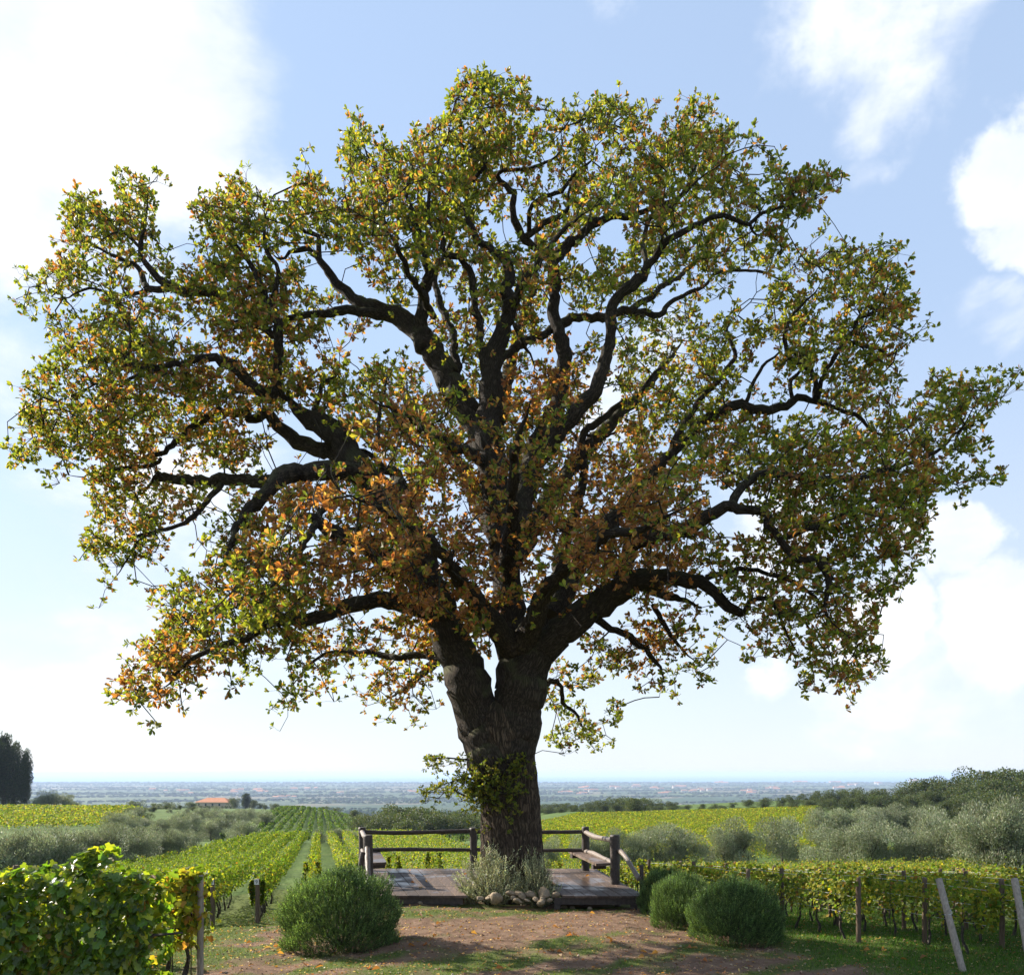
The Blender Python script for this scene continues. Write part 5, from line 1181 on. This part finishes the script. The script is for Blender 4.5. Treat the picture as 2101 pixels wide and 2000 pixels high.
for (u, v, n) in vill:
    Y0 = FPX * (CAMZ + 101) / (v - HOR)
    for k in range(n):
        Y = Y0 * rng.uniform(.96, 1.04); x = (u - CX) / FPX * Y + rng.normal(0, 14) * Y / 3500
        s = Y / 3600
        house(x, Y, rng.uniform(14, 30) * s, rng.uniform(9, 13) * s, rng.uniform(5, 8) * s, rng.uniform(-.5, .5), 'village_house', 'tiny pale house with terracotta roof in the hazy coastal plain', 'house', 'village houses in the coastal plain', M_WALLW, False, .3, False)

# woods and hedges of the plain: a mass nobody could count
def far_woods():
    n = 42000
    Y = np.exp(rng.uniform(math.log(650), math.log(9000), n)); a = rng.uniform(-.66, .62, n); x = a * Y
    dens = snoise(x, Y * 2.6, 900, 3) + .6 * snoise(x, Y * 2.0, 260, 2)
    k = dens > .25; x, Y = x[k], Y[k]; n = len(x)
    base = []; F = []
    tpl = np.array([(1,0,0),(.31,.95,0),(-.81,.59,0),(-.81,-.59,0),(.31,-.95,0),(.8,.3,.62),(-.1,.8,.62),(-.8,.1,.62),(-.2,-.8,.62),(.5,-.6,.62),(0,0,1)])
    ft = np.array([(0,1,5),(1,6,5),(1,2,6),(2,7,6),(2,3,7),(3,8,7),(3,4,8),(4,9,8),(4,0,9),(0,5,9),(5,6,10),(6,7,10),(7,8,10),(8,9,10),(9,5,10)])
    w = rng.uniform(3.0, 6.5, n) * np.clip(Y / 1800, .75, 2.6); h = rng.uniform(4, 8, n) * np.clip(Y / 3000, .8, 1.4)
    jit = rng.normal(0, .13, (n, 11, 3))
    V = (tpl[None] + jit) * np.stack([w, w * .7, h], 1)[:, None] + np.stack([x, Y, zfun(x, Y) - .8], 1)[:, None]
    c = np.repeat(pal(n, [(.028,.045,.02),(.04,.06,.024),(.06,.075,.03)], [.5,.35,.15], .15), 11, axis=0)
    tag(obj('far_woods', mesh_np('far_woods', V.reshape(-1, 3), (np.arange(n)[:, None, None] * 11 + ft[None]).reshape(-1, 3), M_FAR, colors=c * .85, smooth=True)), 'hazy woods and hedges scattered over the coastal plain', 'woods', None, 'stuff')
    n = 1500; x = rng.uniform(-6500, 6500, n); Y = rng.uniform(8900, 9440, n)
    w = rng.uniform(14, 34, n); h = rng.uniform(12, 19, n)
    V = (tpl[None] + rng.normal(0, .1, (n, 11, 3))) * np.stack([w, w, h], 1)[:, None] + np.stack([x, Y, np.full(n, -103.)], 1)[:, None]
    c = np.repeat(pal(n, [(.035,.055,.025)], None, .12), 11, axis=0)
    tag(obj('coastal_pines', mesh_np('coastal_pines', V.reshape(-1, 3), (np.arange(n)[:, None, None] * 11 + ft[None]).reshape(-1, 3), M_FAR, colors=c, smooth=True)), 'thin dark strip of pinewood along the far shore', 'woods', None, 'stuff')
far_woods()

# ------------------------------------------------------------------ turf blades, litter, fallen leaves
def grass():
    n = 190000
    x = rng.uniform(-6.5, 9.5, n); y = 9.8 + 15 * rng.beta(.9, 1.7, n)
    t = turf(x, y); k = rng.random(n) < np.clip((t - .28) * 1.5, 0.02, 1)
    s = (x - FL[0]) / 5.4
    indeck = (y > 17.3) & (y < 22.1) & (x > -4.0 + (22.2 - y) * .25) & (x < 2.7)
    k &= ~indeck
    x, y, t = x[k], y[k], t[k]; n = len(x)
    z = zg(x, y) - .004
    hgt = rng.uniform(.018, .045, n) * (1 + .8 * np.clip((x - 3.8) / 1, 0, 1)) * np.where(rng.random(n) < .03, 2.2, 1)
    d = norm(np.stack([rng.normal(size=n) * .6, rng.normal(size=n) * .6, np.ones(n)], 1))
    c = pal(n, [(.085,.13,.022),(.12,.165,.03),(.17,.175,.05),(.06,.10,.02)], [.35,.3,.15,.2], .2)
    rightg = np.clip((x - 3.4) / .8, 0, 1)[:, None]; c = c * (1 - rightg) + c * np.array([.7, 1.05, .7]) * rightg
    tag(obj('grass', leaf_mesh('grass', M_GRASS, np.stack([x, y, z], 1), d, norm(np.cross(d, rand_dirs(n))), hgt, rng.uniform(.006, .013, n), c, kind='tri')), 'thin short grass growing in patches on the reddish ground', 'grass', None, 'stuff')
    # crumbs of dry leaves
    n = 7000; x = rng.uniform(-5.5, 8.5, n); y = 9.9 + 9 * rng.beta(.9, 1.3, n)
    k = ~((y > 17.2) & (x > -3.4) & (x < 2.7)); x, y = x[k], y[k]; n = len(x)
    c = pal(n, [(.30,.16,.07),(.38,.25,.14),(.22,.10,.045),(.42,.32,.22)], None, .2); sz = rng.uniform(.02, .055, n)
    d = norm(np.stack([rng.normal(size=n), rng.normal(size=n), rng.normal(size=n) * .3], 1))
    tag(obj('leaf_litter', leaf_mesh('leaf_litter', M_OAKLEAF, np.stack([x, y, zg(x, y) + .012], 1), d, norm(np.array([0, 0, 1.]) + rng.normal(size=(n, 3)) * .4), sz, sz * .6, c, kind='oak', fold=.2)), 'crumbled dry oak leaves scattered over the bare ground', 'leaf litter', None, 'stuff')
grass()
def clods():
    n = 5200; x = rng.uniform(-5.5, 7.5, n); y = 9.9 + 9 * rng.beta(.9, 1.2, n)
    k = (turf(x, y) < .75) & ~((y > 17.2) & (x > -3.4) & (x < 2.7)); x, y = x[k], y[k]; n = len(x)
    t = np.array([(1,0,0),(0,1,0),(-1,0,0),(0,-1,0),(0,0,.8),(0,0,-.6)]); f = np.array([(0,1,4),(1,2,4),(2,3,4),(3,0,4),(1,0,5),(2,1,5),(3,2,5),(0,3,5)])
    r = .006 + .016 * rng.random(n) ** 3
    V = (t[None] + rng.normal(0, .22, (n, 6, 3))) * r[:, None, None] + np.stack([x, y, zg(x, y) + r * .3], 1)[:, None]
    c = np.repeat(pal(n, [(.17,.105,.068),(.26,.18,.12),(.11,.07,.045),(.33,.27,.2)], [.4,.3,.2,.1], .2), 6, axis=0)
    tag(obj('dirt_clods', mesh_np('dirt_clods', V.reshape(-1, 3), (np.arange(n)[:, None, None] * 6 + f[None]).reshape(-1, 3), M_FAR, colors=c)), 'small clods and pebbles strewn over the bare earth', 'pebbles', None, 'stuff')
clods()
def fallen():
    ms = []
    for k in range(6):
        c = pal(1, [(.36,.17,.06),(.42,.25,.12),(.28,.12,.045)], None, .15)
        ms.append(leaf_mesh('fallen_leaf', M_OAKLEAF, np.zeros((1, 3)), np.array([[1, 0, rng.uniform(.0, .5)]]), norm(np.array([[0, 0, 1.]]) + rng.normal(size=(1, 3)) * .5), rng.uniform(.10, .14, 1), .07, c, kind='oak', fold=.28))
    spots = [(1145,1955),(1152,1962),(1325,1967),(1340,1962),(1025,1933),(1248,1940),(1175,1932),(560,1933),(580,1948),(500,1918),(900,1902),(880,1882),(1043,1985),(1455,1978),(975,1918),(1210,1874),(1140,1903),(890,1935),(860,1952),(1420,1950),(1810,1948),(1770,1946),(1868,1972),(640,1982),(760,1990)]
    for i, (u0, v0) in enumerate(spots * 2):
        u = u0 + rng.normal(0, 9); v = v0 + rng.normal(0, 3)
        Y = FPX * CAMZ / (v - HOR); x = (u - CX) / FPX * Y
        o = obj('fallen_leaf', ms[i % 6], None, (x, Y, float(zg(np.array([x]), np.array([Y]))[0]) + .012)); o.rotation_euler = (0, 0, rng.uniform(0, 6))
        tag(o, 'curled rusty oak leaf lying on the bare ground before the deck', 'leaf', 'fallen leaves on the ground')
    for i, (u, v) in enumerate([(842,1786),(851,1812),(859,1822),(877,1811),(952,1795),(1201,1799)]):
        p = dk(u, v); o = obj('fallen_leaf', ms[i % 6], None, (p[0], p[1], DZ + .012)); o.rotation_euler = (0, 0, rng.uniform(0, 6))
        tag(o, 'rusty oak leaf lying on the deck planks', 'leaf', 'fallen leaves on the deck')
fallen()

# ------------------------------------------------------------------ haze
mh, nt, N, L = new_mat('haze_air')
pv = N.new('ShaderNodeVolumePrincipled'); pv.inputs['Color'].default_value = (.60, .75, 1.0, 1); pv.inputs['Density'].default_value = 0.85e-4; pv.inputs['Anisotropy'].default_value = .1
o = N.new('ShaderNodeOutputMaterial'); L.new(pv.outputs[0], o.inputs['Volume'])
g = Geo(); g.box((-70000, -500, -106), (70000, 70000, 24)); ho = obj('haze', g.mesh('haze', mh)); tag(ho, 'pale blue haze over the coastal plain and sea', 'haze', None, 'stuff')
